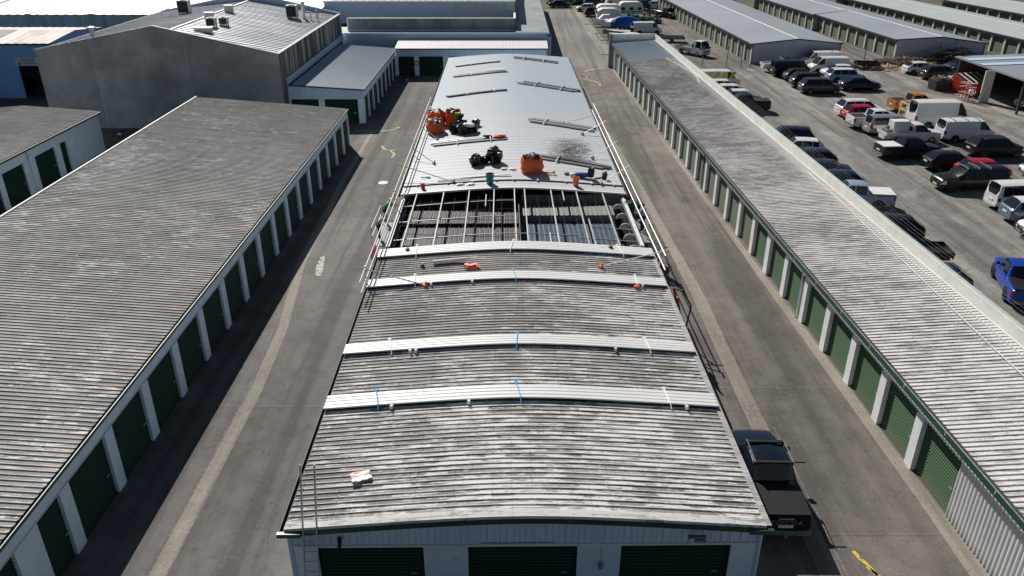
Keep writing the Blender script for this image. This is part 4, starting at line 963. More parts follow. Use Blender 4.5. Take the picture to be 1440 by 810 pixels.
def vehicle(kind, name, label, cat, x, y, deg, paint, rim='rim', group=None, roofm=None, bed=None, rack=False, rails=False, detail=True, scale=1., bedcol=None, z=0):
    t = thing(name, label, cat, (x, y, z), R(deg), group)
    flat = kind == 'flat'
    if flat:
        k, L, W = lofted('cab', paint, t, roofm, tail=False, x_off=1.15); L = 5.3; xw = (1.75, -1.35); r = .37
    elif kind == 'truck':
        k, L, W = lofted('truck', paint, t, roofm, tail=False, x_off=1.7); L = 5.4; xw = (1.7, -1.5); r = .37
    else:
        k, L, W = lofted(kind, paint, t, roofm); xw = (L/2-k['wh'][0]*L, L/2-k['wh'][1]*L); r = k['r']
    if not (flat or kind == 'truck'):
        for xx in xw:
            for sy in (-1, 1):
                m = MB(); m.add([(xx+math.cos(math.pi*q/12)*(r*1.2), sy*(W/2+.004), max(.26, r+math.sin(math.pi*q/12)*r*1.2)) for q in range(13)], [tuple(range(13))])
                m.build('wheel_arch', M['black'], t)
    for xx in xw:
        for sy in (-1, 1): wheel(t, xx, sy*(W/2-.10), r, rim)
    xf = L/2 if kind not in ('flat', 'truck') else 2.65
    m = MB(); hz = lerp(K['cab' if flat else kind]['hood'], .0)
    m.box(xf-.06, xf+.012, -W*.28, W*.28, hz-.24, hz-.06); m.build('grille', M['black'], t)
    m = MB(); m.box(xf-.05, xf+.03, -.26, .26, .46, .58); m.build('number_plate', M['plate'], t)
    s0 = K['cab' if flat else kind]['c'][0]; LL = K['cab' if flat else kind]['L']; xo = {'flat': 1.15, 'truck': 1.7}.get(kind, 0)
    xm = LL/2-(s0+.07)*LL+xo; zm = lerp(K['cab' if flat else kind]['hood'], s0)+.12
    for sy in (-1, 1):
        m = MB(); m.cbox((xm, sy*(W/2+.06), zm), (.12, .2, .16), 0, 0, 0); m.build('mirror', P[paint] if paint != 'white' or not detail else M['black'], t, 30)
    if not flat and kind != 'truck':
        m = MB(); m.box(-L/2-.03, -L/2+.05, -W*.42, W*.42, .38, .58); m.build('rear_bumper', M['mgrey'] if kind in ('ute', 'canopy') else P[paint], t)
        m = MB(); m.box(-L/2-.035, -L/2, -.26, .26, .72, .84); m.build('number_plate', M['plate'], t)
    if rails:
        for sy in (-1, 1):
            m = MB(); m.tube([(L*.12, sy*W*.36, K[kind]['H']-.02), (L*.08, sy*W*.36, K[kind]['H']+.05), (-L*.28, sy*W*.36, K[kind]['H']+.05), (-L*.33, sy*W*.36, K[kind]['H']-.04)], .022, 6); m.build('roof_rail', M['metal'], t)
    if rack:
        for q in rack:
            m = MB(); m.box(q-.04, q+.04, -W*.40, W*.40, K[kind]['H']+.06, K[kind]['H']+.1); m.box(q-.03, q+.03, -W*.38, -W*.35, K[kind]['H']-.05, K[kind]['H']+.06); m.box(q-.03, q+.03, W*.35, W*.38, K[kind]['H']-.05, K[kind]['H']+.06)
            m.build('roof_bar', M['metal'], t)
    if kind == 'ute':
        xa, xb = L/2-.685*L, -L/2+.06; zt = 1.20
        if bed == 'open':
            m = MB(); y_ = W/2-.16
            m.box(xb, xa, -y_-.08, -y_, 1.14, 1.26); m.box(xb, xa, y_, y_+.08, 1.14, 1.26); m.box(xb-.03, xb+.05, -y_-.06, y_+.06, 1.14, 1.26); m.box(xa-.04, xa+.02, -y_, y_, 1.14, 1.26)
            m.build('tray_sides', P[paint], t)
            m = MB(); m.box(xb+.05, xa-.04, -y_, y_, 1.2225, 1.226); m.build('tray_liner', M['black'], t)
        elif bed:
            m = MB(); m.box(xb-.02, xa, -W/2+.1, W/2-.1, 1.19, 1.255); m.build('tray_lid', M[bedcol or bed] if (bedcol or bed) in M else P[bed], t, 30)
    if flat or kind == 'truck':
        m = MB(); m.box(-L/2, -.12 if flat else .6, -W/2, W/2, .82, .90); m.box(-L/2, -.1 if flat else .6, -.5, .5, .45, .8); m.build('tray_deck', P[bed] if bed in P else M['metal'], t)
        m = MB(); m.box(-L/2, .0 if flat else .6, -W/2-.02, -W/2+.02, .91, 1.12); m.box(-L/2, 0 if flat else .6, W/2-.02, W/2+.02, .91, 1.12); m.box(-L/2-.02, -L/2+.02, -W/2, W/2, .91, 1.12)
        m.build('drop_side', P[bed] if bed in P else M['metal'], t)
        m = MB(); m.box(-.14 if flat else .6, -.10 if flat else .64, -W*.46, W*.46, .9, 1.75); m.build('headboard', M['mgrey'], t)
        for sy in (-1, 1):
            m = MB(); m.box(-L/2-.03, -L/2, sy*.75-.12, sy*.75+.12, .68, .8); m.build('tail_light', M['red_lamp'], t)
    return t
def park(kind, label, ax, ay, which, deg, paint, name=None, cat=None, side='r', **kw):
    """ax, ay: ground contact of the wheel or corner given by which; side is the vehicle side it stands on"""
    k = K['ute' if kind == 'flat' else kind]; L = k['L']; W = k['W']; h = R(deg)
    lx = {'rw': -L*.29, 'fw': L*.33, 'rc': -L/2, 'fc': L/2}[which]; ly = -W/2 if side == 'r' else W/2
    cx = ax-(lx*math.cos(h)-ly*math.sin(h)); cy = ay-(lx*math.sin(h)+ly*math.cos(h))
    nm = {'hatch': 'parked_car', 'sedan': 'parked_car', 'suv': 'parked_car', 'van': 'parked_van', 'cargo': 'parked_van', 'minibus': 'parked_van', 'ute': 'pickup_truck', 'canopy': 'pickup_truck', 'flat': 'flatbed_truck', 'truck': 'flatbed_truck'}[kind]
    ct = {'parked_car': 'car', 'parked_van': 'van', 'pickup_truck': 'pickup truck', 'flatbed_truck': 'truck'}[nm]
    return vehicle(kind, name or nm, label, cat or ct, cx, cy, deg, paint, **kw)
# upper group by the grey gable
park('flat', 'dark flatbed ute with a white tray, first beside the grey gable wall', 32.9, 104.6, 'rc', 2, 'black', bed='white')
park('van', 'tall black people carrier parked beside the white-tray flatbed', 33.3, 101.6, 'rc', 2, 'black')
park('hatch', 'small black hatchback between the black people carrier and a black SUV', 34.0, 98.6, 'rc', 2, 'black')
park('suv', 'black SUV between the small hatchback and the brown-grey SUV', 33.6, 94.9, 'rc', 2, 'black', rails=True)
park('suv', 'brown-grey SUV nearest the gravel aisle beside the navy saloon', 34.6, 91.7, 'rw', 0, 'grey')
park('van', 'white panel van nose out, close against the grey gable wall', 39.4, 108.2, 'fc', 182, 'white', side='l', roofm=None)
park('van', 'white panel van nose out in front of the other white van', 38.9, 103.8, 'fc', 184, 'white', side='l')
park('hatch', 'small white hatchback half hidden behind the pale blue SUV', 39.6, 101.2, 'fc', 182, 'white', side='l', rim='darkrim')
park('suv', 'pale blue SUV with a white roof behind the navy saloon', 38.9, 97.6, 'rc', 2, 'pblue', roofm='white')
park('sedan', 'navy saloon parked beside the brown-grey SUV', 39.9, 93.4, 'rw', 0, 'navy')
# rows in the middle of the yard
park('suv', 'white SUV with dark glass, first in the line below the navy saloon', 34.9, 80.6, 'rw', 4, 'white', rim='darkrim', rails=True)
park('hatch', 'red hatchback squeezed between the white SUV and the white open ute', 33.9, 78.9, 'rc', 4, 'red')
park('ute', 'white double cab ute with an empty open tray', 34.4, 75.7, 'rw', 4, 'white', bed='open')
park('canopy', 'silver ute with a glazed canopy and tailgate down', 33.9, 73.2, 'rc', 3, 'silver')
fr = park('flat', 'white flatbed ute carrying a white box and tools', 34.2, 70.4, 'rc', 4, 'white', bed='white')
park('ute', 'black double cab ute with a white tray lid', 33.0, 65.6, 'rw', 4, 'black', bed='white', rim='darkrim')
park('hatch', 'black hatchback with red tail lights beside the red hatchback', 34.4, 62.3, 'rc', 2, 'black')
park('hatch', 'bright red hatchback between two black vehicles', 36.0, 60.0, 'rc', 4, 'red')
park('canopy', 'black ute with a black canopy and roof bars, nose towards the aisle', 33.7, 57.2, 'fw', 183, 'black', side='l', rack=(-.1, -1.0, .8), rim='darkrim')
park('minibus', 'white minibus parked rear out beside the black canopy ute', 34.7, 53.0, 'rc', 3, 'white')
park('suv', 'pale steel-blue SUV with a white roof beside the white minibus', 34.2, 50.4, 'rc', -4, 'steel', roofm='white')
park('suv', 'white SUV with a black bull bar, nose towards the aisle', 33.6, 47.5, 'fc', 172, 'white', side='l')
park('ute', 'bright blue ute parked askew with a black tray lid', 27.45, 39.1, 'rw', 71, 'blue', side='l', bed='black', rim='darkrim')
park('suv', 'long black SUV in front of the white panel van with roof bars', 41.0, 66.2, 'rw', 3, 'black', rails=True, rim='rim')
park('van', 'white panel van with three roof bars beside the long black SUV', 40.9, 71.2, 'rw', 3, 'white', rack=(-1.6, -.4, .7))
park('cargo', 'tall white high-roof van beside the white van with roof bars', 40.6, 76.0, 'rw', 2, 'white')
park('ute', 'orange ute with a canopy frame behind the white SUV line', 40.4, 82.6, 'rc', 6, 'orange', bed='open')
park('sedan', 'pale silver car just beyond the black canopy ute', 41.5, 60.4, 'fc', 183, 'silver', side='l')
# by the timber heap and the shed
park('hatch', 'white hatchback parked beside the timber heap', 51.0, 103.1, 'rc', 3, 'white')
park('suv', 'dark grey SUV between the white hatchback and the skip', 52.6, 99.6, 'rw', 8, 'grey')
park('sedan', 'dark teal saloon behind the dark grey SUV', 57.6, 104.8, 'fc', 200, 'slate', side='l')
park('suv', 'white SUV wedged behind the black bin and the van', 58.3, 102.2, 'fc', 196, 'white', side='l')
park('minibus', 'white boxy van beside the shed behind the red skip', 57.6, 97.5, 'rc', 60, 'white')
park('hatch', 'faded blue hatchback tucked under the shed edge', 55.9, 95.4, 'fc', 230, 'pblue', side='l')
park('ute', 'silver ute parked in the shadow of the open shed', 54.6, 83.4, 'fc', 190, 'silver', side='l', bed='black')
# nose to the parapet wall
wl = [('suv', 'black estate car at the parapet wall below the wire strands', 70.0, 'black', 27.3, 168), ('hatch', 'white hatchback at the parapet wall beside the black estate car', 67.0, 'white', 27.2, 170),
      ('hatch', 'slate blue hatchback at the parapet wall, second from the black estate car', 63.8, 'slate', 27.0, 170), ('sedan', 'navy car at the parapet wall, third from the black estate car', 60.6, 'navy', 27.0, 170),
      ('hatch', 'navy hatchback at the parapet wall next to the steel blue ute', 57.8, 'navy', 26.9, 172), ('ute', 'steel blue ute with a white tray lid at the parapet wall', 54.0, 'pblue', 27.5, 172),
      ('hatch', 'black hatchback at the parapet wall with a roof aerial', 48.2, 'black', 26.9, 172), ('flat', 'dark ute with a black frame over its tray at the parapet wall', 44.0, 'black', 26.6, 174),
      ('hatch', 'navy hatchback at the parapet wall nearest the blue ute', 40.4, 'navy', 25.9, 174)]
for kd, lb, yy, pc, xr_, dg in wl:
    kw = dict(bed='white') if kd == 'ute' else (dict(bed='black') if kd == 'flat' else {})
    park(kd, lb, xr_, yy-.9, 'rc', dg, pc, side='l', **kw)
v = park('van', 'white service van with broad yellow stripes behind the parapet', 27.4, 95.2, 'fc', 2, 'white')
for i in range(4):
    m = MB(); x = -1.9+i*.95; m.add([(x, -.93, .95), (x+.5, -.93, .95), (x+.95, -.80, 1.86), (x+.45, -.80, 1.86)], [(0, 1, 2, 3)]); m.add([(x, -.965, .35), (x+.1, -.965, .35), (x+.5, -.945, .95), (x, -.945, .95)], [(0, 1, 2, 3)]); m.build('stripe', M['yellow'], v)
park('hatch', 'white hatchback beside the yellow striped van, first of two', 26.7, 92.0, 'fc', 2, 'white')
park('hatch', 'white hatchback between its white neighbour and the silver-white car', 27.0, 89.2, 'fc', 0, 'white')
park('sedan', 'silver-white car beside the black ute behind the parapet', 27.6, 86.6, 'fc', 0, 'silver', roofm='white')
park('ute', 'black ute with a flat black lid behind the parapet', 27.3, 82.6, 'rc', 176, 'black', side='l', bed='black', rim='darkrim')
# middle strip between lane and grey row
park('truck', 'small white flatbed truck near the fence posts', 26.2, 117.0, 'fc', -55, 'white', bed='rust')
park('van', 'white window van beyond the parapet end wall', 20.3, 137.2, 'rc', 4, 'white')
park('sedan', 'black car hidden behind the white window van', 19.6, 142, 'rc', 4, 'black')
park('ute', 'grey ute towing a small trailer in the back lane', 30.6, 156.6, 'fc', -62, 'grey', bed='open')
park('sedan', 'white saloon parked at the far verge near the grey row', 27.5, 174, 'fc', 180, 'white', side='l')
park('van', 'dark blue van at the verge behind the caravans', 24.0, 170.5, 'rc', 2, 'slate')
park('sedan', 'navy car parked at the verge beyond the factory roof', 7.8, 175.0, 'rc', 3, 'navy')
park('hatch', 'white hatchback at the top end of the boat park', 13.2, 168.5, 'fc', 185, 'white', side='l')
park('suv', 'black off-roader parked between the white hatchback and a caravan', 14.2, 160.5, 'rc', 5, 'black')
park('suv', 'blue SUV on the road beyond the boat park', 15.5, 178, 'rc', 2, 'slate')
park('van', 'navy van on the road beside the blue SUV', 26, 180, 'rc', 2, 'navy')

# load on the white flatbed
fl = fr.matrix_basis
m = MB(); m.box(-.75, .75, -.5, .5, 0, 1.15); o = m.build('appliance_box', M['white']); o.location = fl @ Vector((-1.15, .0, .915)); o.rotation_euler = (0, 0, R(4))
tag(o, 'large white box standing on the white flatbed ute', 'box')
m = MB(); m.cbox((0, 0, .2), (.4, .9, .4)); m.cbox((.1, .1, .5), (.25, .3, .3)); o = m.build('tool_crate', M['mgrey']); o.location = fl @ Vector((-2.25, 0, .915)); o.rotation_euler = (0, 0, R(4))
tag(o, 'grey tool crate on the tray end behind the white box', 'crate')
bb = [o for o in C.objects if o.get('label', '').startswith('white SUV with a black bull bar')][0]
m = MB()
for z_ in (.45, .65, .85): m.tube([(2.42, -.75, z_), (2.5, -.3, z_), (2.5, .3, z_), (2.42, .75, z_)], .035, 6)
for y_ in (-.45, .45): m.tube([(2.49, y_, .4), (2.49, y_, .95)], .035, 6)
m.build('bull_bar', M['black'], bb)

# ------------------------------------------------------------------ the black ute beside the building
ut = vehicle('ute', 'pickup_truck', 'shiny black ute with black tray lid parked against the re-roofed building', 'pickup truck', 9.47, 23.25, 88.5, 'gloss', rim='darkrim', bed='black')
m = MB()
for q, zz in ((.6, 1.84), (-.6, 1.84)):
    m = MB(); m.box(q-.06, q+.06, -.72, .72, zz, zz+.06); m.box(q-.05, q+.05, -.7, -.64, 1.74, zz); m.box(q-.05, q+.05, .64, .7, 1.74, zz); m.build('roof_bar', M['black'], ut)
for sy in (-1, 1):
    m = MB(); m.tube([(.65, sy*.68, 1.93), (-.7, sy*.68, 1.93)], .02, 6); m.build('roof_rail', M['mgrey'], ut)
m = MB(); m.tube([(-.6, -.7, 1.87), (-.6, -1.12, 1.87)], .025, 6); m.build('awning_bracket', M['black'], ut)
m = MB(); m.box(-2.71, -2.68, -.26, .26, 1.08, 1.13); m.build('tailgate_handle', M['metal'], ut)
text('TOYOTA', .27, M['mgrey'], (-2.715, 0, .94), (R(90), 0, R(-90)), ut, 'tailgate_lettering')
m = MB(); m.box(-2.76, -2.6, .38, .9, .44, .50); m.box(-2.76, -2.6, .42, .88, .56, .60); m.build('bumper_step', M['metal'], ut)
m = MB(); m.box(-2.76, -2.6, -.9, -.38, .44, .50); m.box(-2.76, -2.6, -.88, -.42, .56, .60); m.build('bumper_step', M['metal'], ut)
m = MB(); m.box(-2.9, -2.7, -.05, .05, .42, .50); m.lathe([(0, .5), (.035, .52), (.035, .56), (0, .58)], 8, (-2.87, 0, 0)); m.build('tow_bar', M['metal'], ut)
m = MB(); m.lathe([(.05, 1.262), (.08, 1.27), (.11, 1.262)], 14, (-1.0, -.62, 0)); m.build('lid_lock', M['metal'], ut)

# ------------------------------------------------------------------ trailers, caravans, boats
def caravan(label, x, y, deg, L=5.2, W=2.2, H=2.5, win=3):
    t = thing('caravan', label, 'caravan', (x, y, 0), R(deg), None)
    pr = [(-L/2, .55), (-L/2-.05, 1.4), (-L/2+.25, H-.25), (-L/2+.8, H), (L/2-1.0, H), (L/2-.35, H-.3), (L/2, 1.5), (L/2-.15, .55)]
    m = MB(); n = len(pr); m.add([(a, -W/2, b) for a, b in pr]+[(a, W/2, b) for a, b in pr], [tuple(range(n)), tuple(range(2*n-1, n-1, -1))]+[(i, i+n, (i+1) % n+n, (i+1) % n) for i in range(n)])
    m.build('body', M['white'], t, 45)
    for i in range(win):
        a = -L/2+.7+i*(L-1.6)/max(1, win-1)-.3
        m = MB(); m.box(a, a+.75, -W/2-.02, -W/2-.004, 1.35, 1.85); m.build('window', M['glass'], t)
    m = MB(); m.box(L/2-.13, L/2+.02, -.7, .7, 1.45, 1.9); m.build('window', M['glass'], t)
    m = MB(); m.box(-L*.4, L*.42, -W/2-.012, -W/2-.004, 1.0, 1.12); m.build('side_stripe', M['mgrey'], t)
    for sy in (-1, 1): wheel(t, -.2, sy*(W/2-.12), .32, 'rim')
    m = MB(); m.tube([(L/2-.2, -.6, .5), (L/2+1.1, 0, .5)], .05, 6); m.tube([(L/2-.2, .6, .5), (L/2+1.1, 0, .5)], .05, 6); m.tube([(L/2+1.0, 0, 0), (L/2+1.0, 0, .6)], .04, 6); m.build('drawbar', M['mgrey'], t)
    return t
caravan('white caravan with one dark window beside the black off-roader', 18.5, 159.5, 182, 4.8)
caravan('smaller rounded white caravan in front of the larger one', 17.9, 154.8, 183, 4.2, 2.0, 2.3, 2)
caravan('long white motorhome with blue side glazing behind the mower', 23.1, 161.0, 2, 4.8, 2.2, 2.8, 3)
caravan('white caravan at the verge behind the others', 22.5, 172.5, 2, 6.0)
def hull(L, W, H, tarp=None):
    rows = []
    for i in range(13):
        s = i/12; w_ = W/2*min(1, (1-(max(0, s-.45)/.55)**2.2)); kz = .28+.35*max(0, s-.6)**1.5*2; x = -L/2+s*L; hz = H*(.85+.3*s**2)
        rows.append([(x, -w_, hz), (x, -w_*.9, kz+.25), (x, 0, kz), (x, w_*.9, kz+.25), (x, w_, hz)])
    return rows
def boat(label, x, y, deg, L=5.6, W=2.1, H=1.25, paint='mgrey', cover=None, hood=False, cabin=False):
    t = thing('trailer_boat', label, 'boat', (x, y, 0), R(deg)); rows = hull(L, W, H)
    m = MB(); m.grid(rows); a = rows[0]; m.add(a, [tuple(range(5))]); m.build('hull', M[paint], t, 50)
    m = MB(); m.grid([[r[0], ((r[0][0]), 0, r[0][2]+(.45*math.sin(math.pi*min(1, i/9)) if cover else -.25)), r[4]] for i, r in enumerate(rows)]); m.build('cover' if cover else 'deck', M[cover or 'cream'], t, 60)
    if cabin:
        m = MB(); m.add([(-.6, -.75, H), (-.6, .75, H), (1.4, -.5, H+.05), (1.4, .5, H+.05), (-.5, -.65, H+.75), (-.5, .65, H+.75), (.6, -.5, H+.75), (.6, .5, H+.75)], [(0, 2, 6, 4), (1, 5, 7, 3), (4, 6, 7, 5), (2, 3, 7, 6), (0, 4, 5, 1)]); m.build('cabin', M['white'], t)
    for sy in (-1, 1): wheel(t, -.6, sy*(W/2-.25), .3, 'rim')
    m = MB()
    for sy in (-1, 1): m.tube([(-L/2+.3, sy*.6, .35), (L/2-1, sy*.5, .35), (L/2+1.2, 0, .42)], .045, 6)
    m.tube([(L/2+1.0, 0, 0), (L/2+1.0, 0, .6)], .035, 6); m.build('trailer_frame', M['metal'], t)
    m = MB(); m.cbox((-L/2-.2, 0, .95), (.4, .4, .9)); m.build('outboard_motor', M['black'], t, 30)
    return t
boat('grey boat on a trailer with a white humped cover by the parapet end', 18.2, 128.5, 176, 6.2, 2.3, 1.4, 'mgrey', 'white')
boat('small black and white runabout on a trailer at the end pier', 16.4, 115.5, 172, 4.8, 2.0, 1.15, 'black', 'white')
boat('low grey dinghy on a trailer beside the blue covered boat', 17.4, 136.0, 178, 4.6, 1.8, 1.0, 'mgrey', None)
boat('cream launch with a small cabin on the trailer behind the blue cover', 16.9, 147.5, 184, 5.2, 2.0, 1.3, 'white', None, cabin=True)
def lump(rx, ry, rz, seed, rough=.18, freq=1.6, flat=.0, sub=3):
    bm = bmesh.new(); bmesh.ops.create_icosphere(bm, subdivisions=sub, radius=1.)
    for v_ in bm.verts:
        c = v_.co.copy(); d = noise.fractal(c*freq+Vector((seed*7.1, seed*3.3, seed)), 1., 2., 4)*rough*1.6+noise.noise(c*freq*4+Vector((seed, 0, 0)))*rough*.5
        q = Vector((abs(c.x)**.75*(1 if c.x > 0 else -1), abs(c.y)**.75*(1 if c.y > 0 else -1), abs(c.z)**.8*(1 if c.z > 0 else -1)))
        q *= 1+d; v_.co = Vector((q.x*rx, q.y*ry, max(-.02, (q.z*.6+.55)*rz)))
    m = MB(); m.v = [tuple(v_.co) for v_ in bm.verts]; m.f = [tuple(v_.index for v_ in f.verts) for f in bm.faces]; m.mi = [0]*len(m.f); bm.free(); return m
t = thing('covered_boat', 'large boat wrapped in a bright blue tarpaulin on its trailer', 'boat', (18.9, 142.4, 0), R(170)); t.scale = (.8, .9, .95)
rows = []
for i in range(17):
    s = i/16; w_ = 1.35*min(1, (1-(max(0, s-.5)/.5)**2.4)+.05)*(.8+.2*min(1, s*5)); h = 1.9+.75*math.sin(math.pi*min(1, s*1.25))*(1 if s < .8 else .8)
    rows.append([(-4.2+8.4*s, -w_, .7+.06*math.sin(i*2.)), (-4.2+8.4*s, -w_*.98, 1.5), (-4.2+8.4*s, -w_*.5, h*.93+.05*math.sin(i*3.1)), (-4.2+8.4*s, 0, h+.07*math.sin(i*2.3)), (-4.2+8.4*s, w_*.5, h*.93), (-4.2+8.4*s, w_*.98, 1.5), (-4.2+8.4*s, w_, .7)])
m = MB(); m.grid(rows); m.add(rows[0], [tuple(range(7))]); m.add(rows[-1], [tuple(range(7))]); m.build('tarpaulin', M['tarp'], t, 35)
m = MB(); m.grid([[(p[0], p[1]*1.04, p[2]+.05) for p in r] for r in rows[12:]]); m.build('white_cover', M['white'], t, 35)
for sy in (-1, 1): wheel(t, -.8, sy*1.0, .33, 'rim'); wheel(t, .1, sy*1.0, .33, 'rim')
m = MB(); m.tube([(-3.6, 0, .45), (5.4, 0, .45)], .06, 6); m.tube([(5.2, 0, 0), (5.2, 0, .7)], .04, 6); m.build('trailer_frame', M['metal'], t)
for lab, x, y, dg, s in (('green ride-on mower with a roll bar beside the motorhome', 23.6, 152.6, 190, 1.), ('second green mower, darker and lower, close to the grey ute', 26.2, 151.5, 185, .85), ('small turquoise garden tractor beside the green mower', 21.4, 153.2, 180, .9)):
    t = thing('ride_on_mower', lab, 'mower', (x, y, 0), R(dg)); t.scale = (1.7*s,)*3
    pc = P['green'] if 'green' in lab else M['teal']
    m = MB(); m.box(.1, .95, -.3, .3, .4, .8); m.box(-.8, .1, -.4, .4, .35, .5); m.build('bonnet', pc, t, 30)
    m = MB(); m.box(-.55, -.15, -.22, .22, .5, .62); m.box(-.62, -.52, -.22, .22, .6, 1.0); m.build('seat', M['black'], t)
    m = MB(); m.box(-.4, .5, -.6, .6, .12, .3); m.build('mower_deck', pc, t)
    m = MB(); m.tube([(-.75, -.35, .4), (-.75, -.35, 1.4), (-.75, .35, 1.4), (-.75, .35, .4)], .03, 6); m.build('roll_bar', M['black'], t)
    for xx, rr in ((.75, .2), (-.6, .28)):
        for sy in (-1, 1): wheel(t, xx, sy*.42, rr, 'rim')
def trailer(label, x, y, deg, L=2.6, W=1.5, mat='rust', cage=False):
    t = thing('trailer', label, 'trailer', (x, y, 0), R(deg))
    m = MB(); m.box(-L/2, L/2, -W/2, W/2, .5, .56); m.box(-L/2, L/2, -W/2, -W/2+.04, .56, .9); m.box(-L/2, L/2, W/2-.04, W/2, .56, .9); m.box(-L/2, -L/2+.04, -W/2+.05, W/2-.05, .56, .9); m.box(L/2-.04, L/2, -W/2+.05, W/2-.05, .56, .9); m.build('tray', M[mat], t)
    for sy in (-1, 1): wheel(t, 0, sy*(W/2+.12), .28, 'rim')
    m = MB(); m.tube([(L/2, -.4, .45), (L/2+1.1, 0, .45)], .035, 6); m.tube([(L/2, .4, .45), (L/2+1.1, 0, .45)], .035, 6); m.build('drawbar', M['metal'], t)
    return t
trailer('small grey box trailer behind the grey ute in the back lane', 27.6, 161.2, -62, 2.6, 1.5, 'mgrey')
trailer('long flat grey trailer lying beyond the parapet by the white truck', 25.5, 130.0, 176, 4.0, 1.8, 'mgrey')
trailer('dark low trailer parked between the white van and the timber heap', 47.6, 107.6, 175, 3.0, 1.6, 'black')
t = thing('engine_stand', 'dark machine on a low stand at the foot of the white end pier', 'machine', (14.6, 111.2, 0), .3)
m = MB(); m.box(-.6, .6, -.3, .3, .6, 1.0); m.cbox((0, 0, 1.2), (.5, .4, .4)); m.build('engine', M['black'], t)
m = MB()
for a in (-.5, .5):
    for b in (-.25, .25): m.tube([(a, b, 0), (a, b, .62)], .035, 5)
m.build('stand', M['metal'], t)

# ------------------------------------------------------------------ fence, heaps, skips by the shed
FG = thing('post_fence', 'chain fence posts standing between the back lane and the gravel yard', 'fence')
for i, (x, y, h) in enumerate(((25.9, 109.2, 2.6), (28.8, 107.7, 2.9), (30.6, 107.2, 3.7), (32.1, 108.0, 1.6), (23.8, 110.5, 1.8), (37.5, 108.8, 2.4), (43.0, 108.6, 2.3), (47.7, 109, 3.2), (59.5, 112.5, 2.6), (61.3, 112, 2.9))):
    m = MB(); m.tube([(x, y, 0), (x, y, h)], .055, 6); m.build('post', M['mgrey'], FG)
m = MB(); m.tube([(23.8, 110.5, 1.7), (25.9, 109.2, 1.75), (28.8, 107.7, 1.75), (32.1, 108, 1.6)], .01, 4); m.build('wire', M['metal'], FG)
def heap(name, label, cat, x, y, n, sx, sy, hz, l0, l1, th, mats, seed):
    r = random.Random(seed); m = MB()
    for i in range(n):
        u, v_ = r.gauss(0, .36), r.gauss(0, .36); z = hz*max(.03, (1-(u*u+v_*v_)*2.2))*r.uniform(.2, 1)
        m.cbox((u*sx, v_*sy, z+th), (r.uniform(l0, l1), th*r.uniform(.7, 2.2), th*r.uniform(.5, 1)), r.gauss(0, .55), r.gauss(0, .1), r.gauss(0, .13), mi=r.randrange(len(mats)))
    o = m.build(name, mats); o.location = (x, y, 0); tag(o, label, cat, None, 'stuff'); return o
heap('timber_heap', 'long heap of weathered brown timber offcuts below the skewed gable', 'timber', 53.5, 110.2, 260, 9, 3.2, 1.0, .8, 3.2, .06, [M['wood'], M['rust'], M['mgrey'], M['wood']], 3)
heap('plank_heap', 'pale broken planks scattered in front of the brown timber heap', 'planks', 49.8, 107.2, 70, 5, 1.5, .4, .7, 2.2, .07, [M['pale_wood'], M['pale_wood'], M['wood']], 4)
heap('steel_heap', 'tangled heap of black steel sections against the grey gable', 'steel', 60.2, 110.9, 160, 8, 2.2, 2.3, 1.2, 4.2, .07, [M['black'], M['rust'], M['dgrey']], 5)
t = thing('skip_bin', 'orange-red skip with a slatted sloping lid beside the shed', 'skip', (53.6, 92.6, 0), R(14))
m = MB(); hb = [(-1.5, -1.2), (1.5, -1.2), (1.5, 1.2), (-1.5, 1.2)]
m.add([(-1.5, -1.1, .1), (1.5, -1.1, .1), (1.5, 1.1, .1), (-1.5, 1.1, .1), (-1.7, -1.2, 1.35), (1.7, -1.2, 1.35), (1.7, 1.2, 2.1), (-1.7, 1.2, 2.1)], [(0, 1, 5, 4), (1, 2, 6, 5), (2, 3, 7, 6), (3, 0, 4, 7), (0, 3, 2, 1), (4, 5, 6, 7)]); m.build('bin_body', M['red'], t)
m = MB(); m.add([(-1.55, -1.1, 1.40), (1.55, -1.1, 1.40), (1.55, 1.1, 2.09), (-1.55, 1.1, 2.09)], [(0, 1, 2, 3)]); m.build('lid', M['black'], t)
for i in range(4):
    x = -1.2+i*.75; m = MB(); m.add([(x, -1.12, 1.42), (x+.28, -1.12, 1.42), (x+.28, 1.1, 2.12), (x, 1.1, 2.12)], [(0, 1, 2, 3)]); m.build('lid_slat', M['cream'], t)
m = MB(); m.lathe([(0, 0), (.22, 0)], 14, (-1.0, -1.19, .95), axis='y'); m.build('round_mark', M['white'], t)
t = thing('waste_bin', 'dark green-grey waste bin heaped with scrap beside the red skip', 'bin', (51.0, 94.4, 0), R(8))
m = MB(); m.add([(-1.1, -.7, 0), (1.1, -.7, 0), (1.1, .7, 0), (-1.1, .7, 0), (-1.2, -.8, 1.2), (1.2, -.8, 1.2), (1.2, .8, 1.2), (-1.2, .8, 1.2)], [(0, 1, 5, 4), (1, 2, 6, 5), (2, 3, 7, 6), (3, 0, 4, 7), (4, 5, 6, 7)]); m.build('bin_body', M['dgrey'], t)
m = MB()
for i in range(26): m.cbox((rnd.uniform(-1, 1), rnd.uniform(-.6, .6), 1.25+rnd.uniform(0, .3)), (rnd.uniform(.3, 1.2), .12, .08), rnd.uniform(-2, 2), rnd.uniform(-.3, .3), rnd.uniform(-.3, .3), mi=i % 3)
m.build('scrap', [M['wood'], M['mgrey'], M['cream']], t)['kind'] = 'stuff'
t = thing('scaffold_trolley', 'red and white stack of scaffold frames leaning by the shed end panel', 'scaffold', (51.0, 88.6, 0), .2)
for k in range(3):
    m = MB(); x = -.5+k*.5
    m.tube([(x, -.5, 0), (x, -.5, 1.9), (x, .5, 1.9), (x, .5, 0)], .05, 6); m.tube([(x, -.5, .9), (x, .5, .9)], .04, 6); m.build('frame', M['red'], t)
